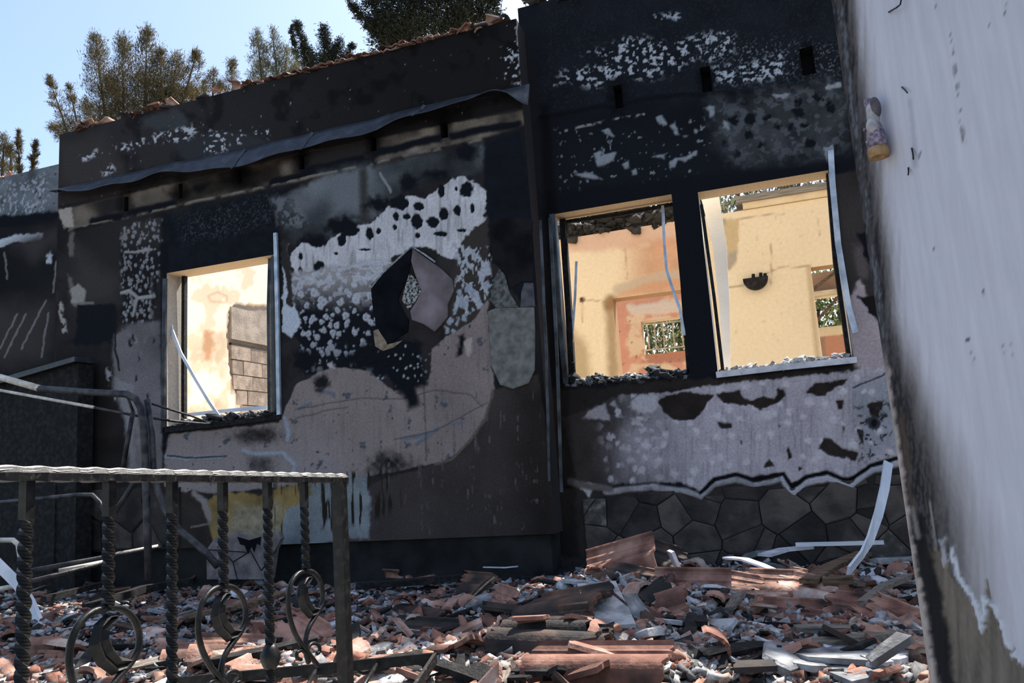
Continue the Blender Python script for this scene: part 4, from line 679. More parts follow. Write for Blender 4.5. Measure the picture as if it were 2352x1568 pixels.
link('frame_post', pxbar([(1275,500),(1284,620),(1289,760)], YR+.03, .012, .012).mesh('frame_post'), M['alu'], w2)
link('inner_frame', pxbar([(1293,505),(1306,700),(1316,885)], YR+.15, .024, .03).mesh('inner_frame'), M['char'], w2)
link('inner_frame', pxbar([(1553,470),(1570,650),(1585,860)], YR+.10, .022, .03).mesh('inner_frame'), M['char'], w2)
link('top_frame', pxbar([(1300,510),(1420,493),(1545,470)], YR+.17, .012, .014, (0,0,1)).mesh('top_frame'), M['char'], w2)
sill(w2, W2[0]+.02, W2[1]-.0, YR, W2[2]-.01, 420, M['sillchar'], 5, .11); sill(w2, W2[0]+.15, W2[1]-.3, YR, W2[2], 60, M['sillpale'], 9, .05)
w3 = thing('window_3', 'wider right one of the two openings in the recessed wall, with white frame', None, (.16, YR, W3[2]), kind='structure')
link('frame_post', pxbar([(1908,345),(1912,420),(1925,560),(1948,700),(1965,765)], [YR-.02,YR-.02,YR-.025,YR-.04,YR-.07], .020, .008).mesh('frame_post'), M['alu'], w3)
link('inner_frame', pxbar([(1902,400),(1918,600),(1950,822)], YR+.05, .014, .03).mesh('inner_frame'), M['char'], w3)
link('inner_frame', pxbar([(1611,470),(1640,680),(1660,850)], YR-.004, .012, .010).mesh('inner_frame'), M['char'], w3)
link('casement_board', MB().prism([onY(x, y, YR+.42) for x, y in ((1608,445),(1650,440),(1668,560),(1676,700),(1678,860),(1662,862),(1652,700),(1636,560))], (0, .03, 0)).mesh('casement_board'), nmat('white_casement', (.80,.79,.77), (.88,.87,.85), 5, .5), w3)
link('bottom_frame', pxbar([(1645,861),(1800,843),(1968,826)], YR-.02, .014, .022, (0,0,1)).mesh('bottom_frame'), M['white'], w3)
sill(w3, W3[0]+.02, W3[1]-.02, YR, W3[2], 260, M['sillpale'], 7, .045)
tag(pxbar([(392,668),(386,712),(396,760),(415,810),(450,872),(482,925),(508,962)], [YB+.14,YB+.10,YB+.06,YB+.03,YB+.02,YB+.03,YB+.06], .014, .006).build('window_strip', M['pvc']), 'bent white window strip leaning across the bay window opening', 'strip')
tag(pxbar([(1522,472),(1526,560),(1531,620),(1548,672),(1562,710),(1572,770)], [YR+.16,YR+.12,YR+.06,YR+.03,YR+.02,YR+.02], .011, .006).build('window_strip', M['alu']), 'bent grey metal strip hanging in the right side of the narrower window', 'strip')
tag(pxbar([(1324,600),(1321,680),(1315,760),(1311,880)], [YR+.145]*4, .010, .005).build('window_strip', M['alu']), 'straight grey metal strip standing on the burnt sill beside the black bottle', 'strip')
tag(pxbar([(1302,514),(1304,690),(1309,880)], YR+.12, .005, .005).build('metal_rod', M['char']), 'thin black rod standing in the narrower window behind the bottle', 'rod')
b_ = onY(1320, 884, YR+.06); bt = thing('bottle', 'sooty round-bellied bottle standing on the burnt window sill', 'bottle', b_)
link('body', MB().lathe([(.030,0),(.048,.012),(.054,.04),(.050,.062),(.034,.082),(.018,.094),(.014,.105)], b_, 18).mesh('body', True), M['char'], bt); link('neck', MB().lathe([(.014,.104),(.012,.17),(.016,.172),(.016,.182),(.011,.184)], b_, 14).mesh('neck', True), M['char'], bt)
# curls of peeling paint hanging off the walls
for i, (x, y, Y) in enumerate(((145,625,YB),(1232,660,YB),(1545,800,YR))):
    pass

# ---------------------------------------------------------------- wrought iron railing
XR = onZ(785, 1100, .83).x; XR = -1.20
def rp_(x, y): return onX(x, y, XR)
rl_ = thing('railing', 'black wrought iron railing with twisted bars and leafed scrolls', 'railing', (XR, rp_(785,1100).y, .05))
pe = rp_(788, 1099); ps = rp_(20, 1089); dr_ = (ps-pe); ps = pe + dr_*1.5
top = MB(); n = 150; rr = random.Random(2); v = []; nrm = Vector((1, 0, 0)); z_ = Vector((0, 0, 1))
for i in range(n):
    p = pe.lerp(ps, i/(n-1)); k = 1 + .10*math.sin(i*1.15) + rr.uniform(-.05,.05); hw, hh = .017*k, .0115*k
    for u, w in ((-1,-1),(-1.1,.2),(-.7,1),(.7,1),(1.1,.2),(1,-1)): v.append(p + nrm*(u*hw) + z_*(w*hh))
f = [(i*6+j, i*6+(j+1) % 6, (i+1)*6+(j+1) % 6, (i+1)*6+j) for i in range(n-1) for j in range(6)] + [(5,4,3,2,1,0), tuple((n-1)*6+j for j in range(6))]
link('top_rail', top.add(v, f).mesh('top_rail'), M['rail'], rl_)
cap = MB(); v = []  # thin pale strip painting the sun glint along the top rail
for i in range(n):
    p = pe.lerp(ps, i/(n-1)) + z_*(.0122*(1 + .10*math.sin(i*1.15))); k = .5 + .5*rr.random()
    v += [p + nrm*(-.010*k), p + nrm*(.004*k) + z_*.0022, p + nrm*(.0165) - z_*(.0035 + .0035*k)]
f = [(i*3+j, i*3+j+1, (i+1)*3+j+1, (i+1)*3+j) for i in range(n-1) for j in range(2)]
link('painted_glint', cap.add(v, f).mesh('painted_glint'), nmat('pale_glint_paint', (.40,.38,.36), (.72,.70,.68), 80, .8, 0, .6), rl_)
def zrail(y): t = (y-pe.y)/(ps.y-pe.y); return pe.z + t*(ps.z-pe.z)
ypost = rp_(779, 1130).y
link('end_post', MB().box((XR-.016, ypost-.017, .02), (XR+.016, ypost+.017, zrail(ypost)-.008)).mesh('end_post'), M['iron'], rl_)
def twisted(y, z0, z1, plain=.07, hs=.0085):
    m = MB(); v = []; k = int((z1-z0)/.006); ph = 0
    for i in range(k+1):
        z = z1 - (z1-z0)*i/k; ph += (0 if (z1-z) < plain else .006/.045*math.pi)
        for q in range(4): a_ = ph + math.pi/4 + q*math.pi/2; v.append((XR + hs*1.41*math.cos(a_), y + hs*1.41*math.sin(a_), z))
    f = [(i*4+j, i*4+(j+1) % 4, (i+1)*4+(j+1) % 4, (i+1)*4+j) for i in range(k) for j in range(4)] + [(0,1,2,3), (4*k+3,4*k+2,4*k+1,4*k)]
    return m.add(v, f).mesh('twisted_bar')
bars = [(60, 0), (250, 1), (395, 0), (512, 1), (615, 0), (700, 1)]
# one scroll traced on the railing plane, then placed at every second bar
def tr(pts): return [rp_(x/2.767, y/2.767+1050) for x, y in pts]
c0 = tr([(1440,812)])[0]
LEFT = tr([(1440,812),(1375,835),(1325,885),(1293,960),(1280,1060),(1288,1150),(1315,1240),(1360,1325),(1420,1400),(1470,1455),(1530,1520)])
RIGHT = tr([(1440,812),(1500,825),(1548,870),(1576,945),(1578,1030),(1550,1100),(1500,1170),(1455,1240),(1430,1310),(1424,1380),(1430,1440),(1450,1500)])
CURL1 = tr([(1440,1420),(1460,1370),(1500,1352),(1540,1370),(1545,1410),(1520,1430)]); CURL2 = tr([(1425,1430),(1390,1410),(1350,1430),(1350,1470),(1385,1480)])
LEAF = [((1545,1110),22),((1490,1120),42),((1440,1060),52),((1415,990),56),((1425,925),48),((1455,880),34),((1480,862),6)]
for x, loop in bars:
    y = rp_(x, 1200).y; zt_ = zrail(y) - .008
    if not loop:
        tb = link('twisted_bar', twisted(y, .02, zt_), M['iron'], rl_)
        zk = rp_(620, 1508).z; link('knob', MB().lathe([(.010,-.03),(.018,-.022),(.024,-.006),(.024,.006),(.017,.02),(.011,.03)], (XR, y, zk), 12).mesh('knob', True), M['iron'], tb); continue
    off = Vector((0, y - c0.y, zt_ - (zrail(c0.y)-.008)))
    link('twisted_bar', twisted(y, c0.z + off.z - .004, zt_), M['iron'], rl_)
    def smooth_(pts):
        P = [p + off for p in pts]; Q = []
        for i in range(len(P)-1):                              # smooth the traced points
            a_, b2, c2, d_ = P[max(i-1, 0)], P[i], P[i+1], P[min(i+2, len(P)-1)]
            for t in (0, .25, .5, .75): Q.append(.5*((2*b2)+(c2-a_)*t+(2*a_-5*b2+4*c2-d_)*t*t+(3*b2-a_-3*c2+d_)*t**3))
        return [q for q in Q + [P[-1]] if q.z > .0]
    scr = link('scroll', MB().tube(smooth_(LEFT), .0068, 7, up=(1,0,0)).tube(smooth_(RIGHT), .0068, 7, up=(1,0,0)).mesh('scroll', True), M['iron'], rl_)
    for pts in (CURL1, CURL2): link('curl', MB().tube(smooth_(pts), .005, 7, up=(1,0,0)).mesh('curl', True), M['iron'], scr)
    v = []; L_ = [(tr([q])[0]+off, w_) for q, w_ in LEAF]
    sc_ = .46/1000*1.0
    for i, (p, w_) in enumerate(L_):
        t = (L_[min(i+1, 6)][0]-L_[max(i-1, 0)][0]).normalized(); s_ = t.cross(Vector((1,0,0))).normalized(); ww = w_*.00042
        for u, dx in ((-1, -.006), (-.5, .006), (0, -.001), (.5, .006), (1, -.006)): v.append(p + s_*(u*ww) + Vector((dx, 0, 0)))
    f = [(i*5+j, i*5+j+1, (i+1)*5+j+1, (i+1)*5+j) for i in range(6) for j in range(4)]
    lo_ = link('leaf', MB().add(v, f).mesh('leaf'), M['iron'], scr); md = lo_.modifiers.new('t', 'SOLIDIFY'); md.thickness = .004

# ---------------------------------------------------------------- bent tube frame and rods at the left
def pp(pts): return [onY(x, y, Y) for x, y, Y in pts]
tf = thing('bent_tube_frame', 'burnt steel tube frame with a rounded corner standing behind the railing', 'frame', onY(340, 1230, 4.6))
def tpart(nm, pts, r, mat, par=tf): return link(nm, MB().tube(pp(pts), r, 10).mesh(nm, True), mat, par)
tpart('tube', [(90,892,4.55),(200,900,4.55),(290,905,4.55),(312,915,4.55),(324,938,4.55),(330,980,4.55),(333,1040,4.55),(335,1100,4.55),(338,1200,4.55),(342,1330,4.55)], .027, M['tube'])
tpart('tube', [(-120,858,4.55),(0,866,4.55),(92,892,4.55)], .027, M['paletube'])  # left length of the tube, sunlight painted in as a paler colour
tpart('tube', [(338,918,4.62),(348,1000,4.62),(352,1090,4.62),(372,1160,4.60),(410,1215,4.6),(470,1265,4.6),(500,1300,4.6)], .026, M['tube'])
tpart('strut', [(306,945,4.6),(292,1020,4.6),(280,1090,4.6)], .017, M['tube']); tpart('strut', [(312,1100,4.6),(288,1140,4.6),(262,1178,4.6)], .020, M['tube']); tpart('strut', [(291,905,4.56),(306,945,4.6)], .011, M['tube'])
tpart('tube', [(-60,1158,4.7),(60,1148,4.7),(180,1136,4.7),(212,1136,4.7),(228,1152,4.7),(245,1185,4.7),(262,1260,4.7)], .017, M['tube'])
tag(MB().tube(pp([(-100,880,4.5),(0,896,4.5),(120,918,4.5),(215,935,4.5)]), .012, 8).build('metal_rod', M['paletube'], None, True), 'pale thin rod slanting below the bent tube', 'rod')  # pale length of the rod; the dark length follows as its own rod
tag(MB().tube(pp([(216,935,4.51),(300,952,4.6),(400,967,5.0),(470,973,5.45),(482,972,5.57)]), .010, 8).build('metal_rod', M['tube'], None, True), 'thin black rod running from the bent tube to the bay window sill', 'rod')
tag(MB().tube(pp([(342,925,4.7),(390,940,5.0),(440,955,5.3),(482,972,5.56)]), .009, 8).build('metal_rod', M['tube'], None, True), 'short thin black rod meeting the longer rod at the bay window sill', 'rod')
lt = thing('fallen_pole', 'pair of long burnt poles lying slanted over the rubble behind the railing', 'pole', onY(180, 1310, 4.3))
for a_, b2, r2 in (((-80,1338,4.2),(365,1256,4.9),.017), ((-80,1372,4.15),(250,1290,4.8),.017)): link('pole', MB().tube(pp([a_, b2]), r2, 8).mesh('pole', True), M['paletube'] if r2 < 0 else M['tube'], lt)
link('pole_end', MB().tube([q + Vector((0,0,.003)) for q in pp([(262,1275,4.74),(363,1256,4.897)])], .0178, 8).mesh('pole_end', True), M['paletube'], lt); link('pole_end', MB().tube([q + Vector((0,0,.003)) for q in pp([(135,1312,4.57),(236,1292,4.775)])], .0178, 8).mesh('pole_end', True), M['paletube'], lt)  # pale sleeves paint sunlight onto the pole ends
ch = thing('chair_frame', 'warped white tubular garden chair frame lying behind the twisted bars', 'chair frame', onY(40, 1400, 3.9))
link('leg', MB().tube(pp([(-60,1240,4.0),(0,1300,3.95),(40,1340,3.9),(70,1385,3.85),(92,1440,3.8),(97,1500,3.7)]), .03, flat=(.034,.012), up=(0,1,0)).mesh('leg'), M['pvc'], ch)
link('arm', MB().tube(pp([(-70,1246,4.1),(0,1240,4.1),(30,1240,4.1),(42,1250,4.1),(46,1275,4.1),(44,1310,4.1)]), .018, 10).mesh('arm', True), M['paletube'], ch)
link('rung', MB().tube(pp([(-60,1362,4.0),(40,1345,4.0)]), .016, 8).mesh('rung', True), M['paletube'], ch)
cb = thing('charred_cabinet', 'low charred cabinet with a sloping burnt top beside the bay', 'cabinet', (-6.9, 5.55, 0))
cx1 = onY(178, 830, 5.35).x; zA = onY(178, 820, 5.35).z; zB = onY(0, 872, 5.35).z; xB = onY(0, 872, 5.35).x
link('body', MB().prism([(cx1, 5.36, 0), (cx1, 5.36, zA-.05), (xB, 5.36, zB-.05), (xB-.6, 5.36, zB-.2), (xB-.6, 5.36, 0)], (0, .17, 0)).mesh('body'), M['char'], cb)
link('top', MB().prism([(cx1+.02, 5.30, zA-.045), (cx1+.02, 5.30, zA), (xB, 5.30, zB), (xB-.6, 5.30, zB-.15), (xB-.6, 5.30, zB-.2), (xB, 5.30, zB-.05)], (0, .24, 0)).mesh('top'), M['sheet'], cb)
for k in range(3): link('panel', MB().box((xB-.5+k*.42, 5.345, .12), (xB-.12+k*.42, 5.362, .95)).mesh('panel'), M['char'], cb)

# ---------------------------------------------------------------- paving slab leaning by the plinth
hs_ = [(475,1330),(474,1262),(490,1240),(510,1228),(535,1225),(560,1230),(572,1238),(600,1228),(638,1222),(645,1236),(632,1262),(622,1330)]
P = [onY(x, y, 5.25) for x, y in hs_]; lsl = thing('paving_slab', 'broken paving slab with a notched top edge leaning at the foot of the bay', 'slab', onY(550, 1330, 5.25))
link('slab', MB().prism(P, (0, .05, 0)).mesh('slab'), nmat('grey_mauve_paving', (.10,.09,.09), (.24,.21,.21), 10, .9, 0, .4), lsl)
for a_, b2 in (((478,1262),(572,1268)), ((535,1290),(575,1265)), ((535,1290),(500,1255)), ((575,1265),(600,1310)), ((600,1310),(635,1262)), ((535,1290),(545,1330))): link('joint', MB().tube([onY(*a_, 5.246), onY(*b2, 5.246)], .004, 5).mesh('joint'), M['char'], lsl)
link('soot_mark', MB().prism([onY(x, y, 5.249) for x, y in ((545,1232),(572,1240),(600,1232),(598,1252),(590,1248),(584,1268),(578,1254),(570,1272),(562,1252),(552,1250))], (0, -.002, 0)).mesh('soot_mark'), M['slabblack'], lsl)
# ---------------------------------------------------------------- clay roof tiles
def tprof(u):                                                  # height across the tile, u in -.12 .. .12
    a = .038*math.cos(min(1, abs(u+.06)/.055)*math.pi/2)**.7 if abs(u+.06) < .055 else 0
    b = .008*max(0, math.cos((u-.05)*2*math.pi/.05))**.8 if .0 < u < .10 else 0
    return a + b + (.013 if u > .105 else 0)
def tile_mesh(name, u0, u1, v0, v1, jag, seed, th=.013, nv=3):
    r = random.Random(seed); n = max(6, int((u1-u0)/.009)); us = [u0+(u1-u0)*i/n for i in range(n+1)]
    def edge(base, s):
        o = []; w = r.uniform(-1, 1)
        for i in range(n+1): w += r.uniform(-.7, .7); w *= .85; o.append(base + s*jag*(abs(w)*.7+r.random()*.3))
        return o
    e0, e1 = edge(v0, 1), edge(v1, -1); vv = []; k = nv+1
    for lay in (0, 1):
        for i, u in enumerate(us):
            for j in range(k): t = j/nv; vv.append((u, e0[i]*(1-t)+e1[i]*t, tprof(u) - lay*th))
    N_ = (n+1)*k; f = []
    for i in range(n):
        for j in range(nv): a = i*k+j; f += [(a, a+k, a+k+1, a+1), (N_+a, N_+a+1, N_+a+k+1, N_+a+k)]
        a = i*k; f += [(a, N_+a, N_+a+k, a+k), (a+nv, a+k+nv, N_+a+k+nv, N_+a+nv)]
    for j in range(nv): f += [(j, j+1, N_+j+1, N_+j), (n*k+j, N_+n*k+j, N_+n*k+j+1, n*k+j+1)]
    m = bpy.data.meshes.new(name); m.from_pydata(vv, [], f); fixn(m); return m
whole = [tile_mesh('roof_tile', -.12, .12, -.20, .20, .0, 1), tile_mesh('roof_tile', -.12, .12, -.20, .20, .05, 2), tile_mesh('roof_tile', -.12, .12, -.20, .16, .09, 3), tile_mesh('roof_tile', -.12, .045, -.21, .21, .025, 4)]
rr = random.Random(21); frag = []; frag_roll = []
for i in range(26):
    kind = i % 4; w_ = rr.uniform(.07, .17); u0 = rr.uniform(-.12, .12-w_); l = rr.uniform(.05, .20)
    frag_roll.append(u0 < -.03); frag.append(tile_mesh('tile_fragment', u0, u0+w_, -l/2, l/2, l*.30, 100+i, nv=2))
def variants(lst, mats):
    out = {}
    for mk in mats: out[mk] = []
    for me in lst:
        for mk in mats: c = me.copy(); c.materials.append(M[mk]); out[mk].append(c)
    return out
FR = variants(frag, ('tile', 'tilepale', 'tiledark')); WT = variants(whole, ('tile', 'tilepale', 'tiledark'))
from mathutils import Euler
HM = {}
def Hs(x, y): return float(Hf(np.array([x]), np.array([y]))[0]) + HM.get((round(x/.12), round(y/.12)), 0)
def bump(x, y, a, rad=1):
    for i in range(-rad, rad+1):
        for j in range(-rad, rad+1): k = (round(x/.12)+i, round(y/.12)+j); HM[k] = min(.05, HM.get(k, 0) + a/(1+i*i+j*j))
def put(me, name, loc, rot, scale=1.0, label=None, cat=None, group=None):
    o = bpy.data.objects.new(name, me); COL.objects.link(o); o.location = loc; o.rotation_euler = rot; o.scale = (scale,)*3; tag(o, label, cat, group); return o
def facing(px_, py_, Z=None, Y=None): return onZ(px_, py_, Z) if Z is not None else onY(px_, py_, Y)
LBL = {'tile': ('broken reddish terracotta roof tile fragment lying in the terrace rubble', 'reddish tile fragments in the rubble'),
       'tilepale': ('broken ash-dusted pale roof tile fragment lying in the terrace rubble', 'pale tile fragments in the rubble'),
       'tiledark': ('broken soot-blackened roof tile fragment lying in the terrace rubble', 'blackened tile fragments in the rubble')}
def zone(x, y):
    if x < -1.25 and y < 3.4: return 'in sunlit rubble behind the railing'
    if x < -1.3 and y >= 4.8: return 'at the foot of the bay'
    if x < -1.3: return 'in shaded rubble between railing and bay'
    if x < -.3: return 'on the heap before the narrower window' if y < 4.9 else 'at the stone base below the narrower window'
    return 'at the stone base below the wider window' if y > 4.7 else ('on the ash before the wider window' if y > 3.3 else 'on sunlit ash beside the side wall')
def ztag(o, what, cat, x, y): z = zone(x, y); return tag(o, what + ' ' + z, cat, what + ' ' + z)
def inwall(x, y): return (x > .12 + .0*y and y < 2.75) or (x > .30 and y < 2.9) or y > 5.42 + (.3 if x > -1.5 else 0) or (abs(x-XR) < .05 and y < 2.3)
# chosen large tiles of the heap (photo position, height, turn, tilt); sunlit ones are painted in the paler clay
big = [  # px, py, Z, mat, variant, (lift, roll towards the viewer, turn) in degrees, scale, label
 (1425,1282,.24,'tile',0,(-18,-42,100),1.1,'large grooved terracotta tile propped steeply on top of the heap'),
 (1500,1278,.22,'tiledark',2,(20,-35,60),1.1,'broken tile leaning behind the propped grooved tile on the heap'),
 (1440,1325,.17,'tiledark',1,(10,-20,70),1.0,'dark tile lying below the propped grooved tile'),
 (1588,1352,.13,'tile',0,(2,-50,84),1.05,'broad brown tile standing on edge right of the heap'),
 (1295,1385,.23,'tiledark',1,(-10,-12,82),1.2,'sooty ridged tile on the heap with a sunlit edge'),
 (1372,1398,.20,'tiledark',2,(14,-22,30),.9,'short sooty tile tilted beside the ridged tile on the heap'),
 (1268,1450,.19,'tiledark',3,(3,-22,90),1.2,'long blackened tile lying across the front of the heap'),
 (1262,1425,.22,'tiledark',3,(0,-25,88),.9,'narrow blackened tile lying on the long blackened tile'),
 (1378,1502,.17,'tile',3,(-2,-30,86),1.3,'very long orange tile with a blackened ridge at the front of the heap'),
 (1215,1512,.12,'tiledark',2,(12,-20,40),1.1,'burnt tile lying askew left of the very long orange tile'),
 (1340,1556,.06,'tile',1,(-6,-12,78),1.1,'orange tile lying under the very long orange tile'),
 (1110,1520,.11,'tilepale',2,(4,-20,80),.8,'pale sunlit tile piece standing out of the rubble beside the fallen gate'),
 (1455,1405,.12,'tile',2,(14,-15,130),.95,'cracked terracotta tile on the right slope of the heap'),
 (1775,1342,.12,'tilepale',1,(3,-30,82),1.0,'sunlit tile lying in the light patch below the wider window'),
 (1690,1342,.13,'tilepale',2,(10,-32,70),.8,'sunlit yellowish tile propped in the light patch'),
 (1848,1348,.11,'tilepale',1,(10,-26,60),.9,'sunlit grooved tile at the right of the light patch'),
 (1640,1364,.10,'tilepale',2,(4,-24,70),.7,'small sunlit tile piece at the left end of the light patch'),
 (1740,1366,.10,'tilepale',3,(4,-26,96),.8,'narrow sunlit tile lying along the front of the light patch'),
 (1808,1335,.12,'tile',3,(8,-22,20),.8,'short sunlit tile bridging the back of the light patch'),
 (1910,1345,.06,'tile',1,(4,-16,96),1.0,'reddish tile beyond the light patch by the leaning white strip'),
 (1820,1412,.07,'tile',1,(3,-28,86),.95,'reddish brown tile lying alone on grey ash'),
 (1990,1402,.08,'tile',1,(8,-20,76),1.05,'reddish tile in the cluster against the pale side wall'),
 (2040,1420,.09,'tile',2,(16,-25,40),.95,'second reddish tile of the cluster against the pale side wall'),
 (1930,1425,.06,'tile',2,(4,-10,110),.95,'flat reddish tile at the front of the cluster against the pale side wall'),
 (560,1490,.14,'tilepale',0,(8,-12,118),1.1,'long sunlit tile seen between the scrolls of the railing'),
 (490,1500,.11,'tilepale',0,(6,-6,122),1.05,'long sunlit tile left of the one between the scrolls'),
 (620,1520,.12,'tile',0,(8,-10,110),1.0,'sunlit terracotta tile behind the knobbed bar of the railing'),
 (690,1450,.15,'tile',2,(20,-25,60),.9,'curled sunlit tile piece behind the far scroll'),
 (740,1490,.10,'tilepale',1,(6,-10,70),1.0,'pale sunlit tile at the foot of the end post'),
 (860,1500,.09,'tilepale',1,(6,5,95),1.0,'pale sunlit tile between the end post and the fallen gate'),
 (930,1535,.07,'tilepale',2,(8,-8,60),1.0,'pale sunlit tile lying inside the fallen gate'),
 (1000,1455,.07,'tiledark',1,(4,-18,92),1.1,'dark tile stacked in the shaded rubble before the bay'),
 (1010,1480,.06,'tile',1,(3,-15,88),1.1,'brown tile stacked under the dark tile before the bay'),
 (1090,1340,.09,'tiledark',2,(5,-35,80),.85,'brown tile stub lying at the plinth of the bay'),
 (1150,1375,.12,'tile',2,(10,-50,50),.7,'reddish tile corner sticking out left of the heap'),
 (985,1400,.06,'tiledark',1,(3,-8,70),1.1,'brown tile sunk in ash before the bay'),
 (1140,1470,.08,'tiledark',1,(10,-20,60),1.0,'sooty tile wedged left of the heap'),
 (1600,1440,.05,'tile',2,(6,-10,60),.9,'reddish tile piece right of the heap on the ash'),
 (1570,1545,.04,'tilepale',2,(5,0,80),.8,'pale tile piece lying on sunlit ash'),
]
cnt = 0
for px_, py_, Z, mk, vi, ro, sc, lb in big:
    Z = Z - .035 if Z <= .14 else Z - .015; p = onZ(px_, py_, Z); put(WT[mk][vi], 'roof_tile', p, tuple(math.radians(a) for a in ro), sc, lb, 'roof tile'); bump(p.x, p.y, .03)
# fragments: spread evenly over what the photo shows
N_frag = 0; g = random.Random(5); spots = []
while N_frag < 262:
    py_ = 1300 + 275*g.random()**.85; px_ = g.uniform(0, 2110)
    if py_ < 1330 and px_ < 560: continue
    p = onZ(px_, py_, .02)
    if inwall(p.x, p.y): continue
    ok = all((a-px_)**2 + ((b-py_)*1.8)**2 > 26**2 for a, b in spots)
    if not ok: continue
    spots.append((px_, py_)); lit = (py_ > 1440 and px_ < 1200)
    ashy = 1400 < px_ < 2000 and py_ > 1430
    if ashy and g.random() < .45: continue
    mk = g.choices(('tile', 'tilepale', 'tiledark'), (3, 4, 1) if lit else ((3, 2, 3) if px_ > 1000 else (3, 2.5, 2.5)))[0]  # paler tiles favoured in the lit zone, putting sunlight into the colour
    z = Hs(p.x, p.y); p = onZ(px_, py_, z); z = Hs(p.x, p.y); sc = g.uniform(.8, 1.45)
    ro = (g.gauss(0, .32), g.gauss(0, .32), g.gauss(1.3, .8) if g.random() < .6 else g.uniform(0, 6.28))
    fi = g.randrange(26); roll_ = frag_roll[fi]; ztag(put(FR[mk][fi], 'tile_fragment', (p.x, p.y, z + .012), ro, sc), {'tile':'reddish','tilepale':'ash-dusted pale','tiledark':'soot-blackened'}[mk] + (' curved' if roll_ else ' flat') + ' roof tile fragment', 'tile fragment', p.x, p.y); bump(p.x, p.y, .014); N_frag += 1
# flat slabs of plaster and ash-covered boards
def chunk_mesh(seed, sx, sy, th, n=9):
    r = random.Random(seed); pts = []
    for i in range(n): a = 2*math.pi*(i+r.uniform(-.3,.3))/n; k = r.uniform(.7, 1.1); pts.append((sx*k*math.cos(a), sy*k*math.sin(a)))
    v = [(x, y, -th) for x, y in pts] + [(x, y, th*.6+r.uniform(-.2,.2)*th) for x, y in pts] + [(x*.85, y*.85, th+r.uniform(-.3,.3)*th) for x, y in pts]
    f = [tuple(range(n-1, -1, -1)), tuple(range(2*n, 3*n))] + [(i, (i+1) % n, (i+1) % n+n, i+n) for i in range(n)] + [(i+n, (i+1) % n+n, (i+1) % n+2*n, i+2*n) for i in range(n)]
    m = bpy.data.meshes.new('plaster_chunk'); m.from_pydata(v, [], f); fixn(m); return m
CH = []
for i in range(10): m = chunk_mesh(i, rr.uniform(.04,.12), rr.uniform(.03,.08), rr.uniform(.006,.015)); m.materials.append(M['ashp'] if i % 3 else M['white']); CH.append((m, i % 3 == 0))
def plank_mesh(seed, L, w_, th):
    r = random.Random(seed); n = 8; v = []
    for i in range(n+1):
        t = i/n; x = -L/2+L*t; k = (1-.35*abs(2*t-1)**3)*r.uniform(.85, 1.08); bz = .03*L*math.sin(t*3.1+seed)
        for a, b in ((-1,-1),(1,-1),(1,1),(-1,1)): v.append((x + r.uniform(-.01,.01)*L, a*w_/2*k, b*th/2*k + bz))
    f = [(i*4+j, i*4+(j+1) % 4, (i+1)*4+(j+1) % 4, (i+1)*4+j) for i in range(n) for j in range(4)] + [(3,2,1,0), tuple(n*4+j for j in range(4))]
    m = bpy.data.meshes.new('timber_piece'); m.from_pydata(v, [], f); fixn(m); return m
PK = []
for i in range(9): m = plank_mesh(i, rr.uniform(.18,.5), rr.uniform(.03,.07), rr.uniform(.015,.03)); m.materials.append(M[('char','char','wood')[i % 3]]); PK.append((m, i % 3 == 2))
n_ = 0; sp2 = []
while n_ < 190:
    py_ = 1295 + 275*g.random(); px_ = g.uniform(0, 2110); p = onZ(px_, py_, .07)
    if inwall(p.x, p.y) or any((a-px_)**2+((b-py_)*1.8)**2 < 34**2 for a, b in sp2): continue
    sp2.append((px_, py_)); z = Hs(p.x, p.y); p = onZ(px_, py_, z); z = Hs(p.x, p.y); ch_ = g.random() < (.65 if px_ > 1400 or 820 < px_ < 1000 else .45)
    ro = (g.gauss(0,.18), g.gauss(0,.18), g.uniform(0, 6.28))
    if ch_:
        me, wt = g.choice(CH); ztag(put(me, 'plaster_chunk', (p.x, p.y, z+.012), ro, g.uniform(.7,1.5)), 'white chip of fallen plaster' if wt else 'ash-grey chunk of fallen plaster', 'plaster chunk', p.x, p.y)
    else:
        me, wd_ = g.choice(PK); ztag(put(me, 'timber_piece', (p.x, p.y, z+.02), ro, g.uniform(.6,1.1)), 'weathered grey timber splinter' if wd_ else 'charred black timber splinter', 'timber piece', p.x, p.y)
    bump(p.x, p.y, .008); n_ += 1
# uncountable crumbs
def spread(lo=1290, hi=1600, x0=-60, x1=2120, pw=1.0):
    def fn(n, g):
        out = []; HMk = HM
        while len(out) < n:
            py_ = lo + (hi-lo)*g.random(4*n)**pw; px_ = x0 + (x1-x0)*g.random(4*n)
            d = np.stack([px_-CX, py_-CY, np.full(4*n, F)], 0); wv = R3 @ d; t = (.02-HC)/wv[2]; x = wv[0]*t; y = wv[1]*t
            z = Hf(x, y)
            for a, b, c in zip(x, y, z):
                if not inwall(a, b): out.append((a, b, c + .7*HM.get((round(a/.12), round(b/.12)), 0) + .004))
                if len(out) >= n: break
        return np.array(out)
    return fn
M['crumbclay'] = islmat('clay_crumbs', [(.10,.045,.03),(.34,.14,.09),(.42,.22,.15),(.20,.09,.06),(.50,.36,.29)]); M['crumbash'] = islmat('ash_flakes', [(.10,.10,.105),(.30,.30,.30),(.55,.55,.54),(.22,.22,.23)]); M['crumbchar'] = islmat('charcoal_crumbs', [(.007,.007,.008),(.02,.02,.02),(.05,.045,.042)])
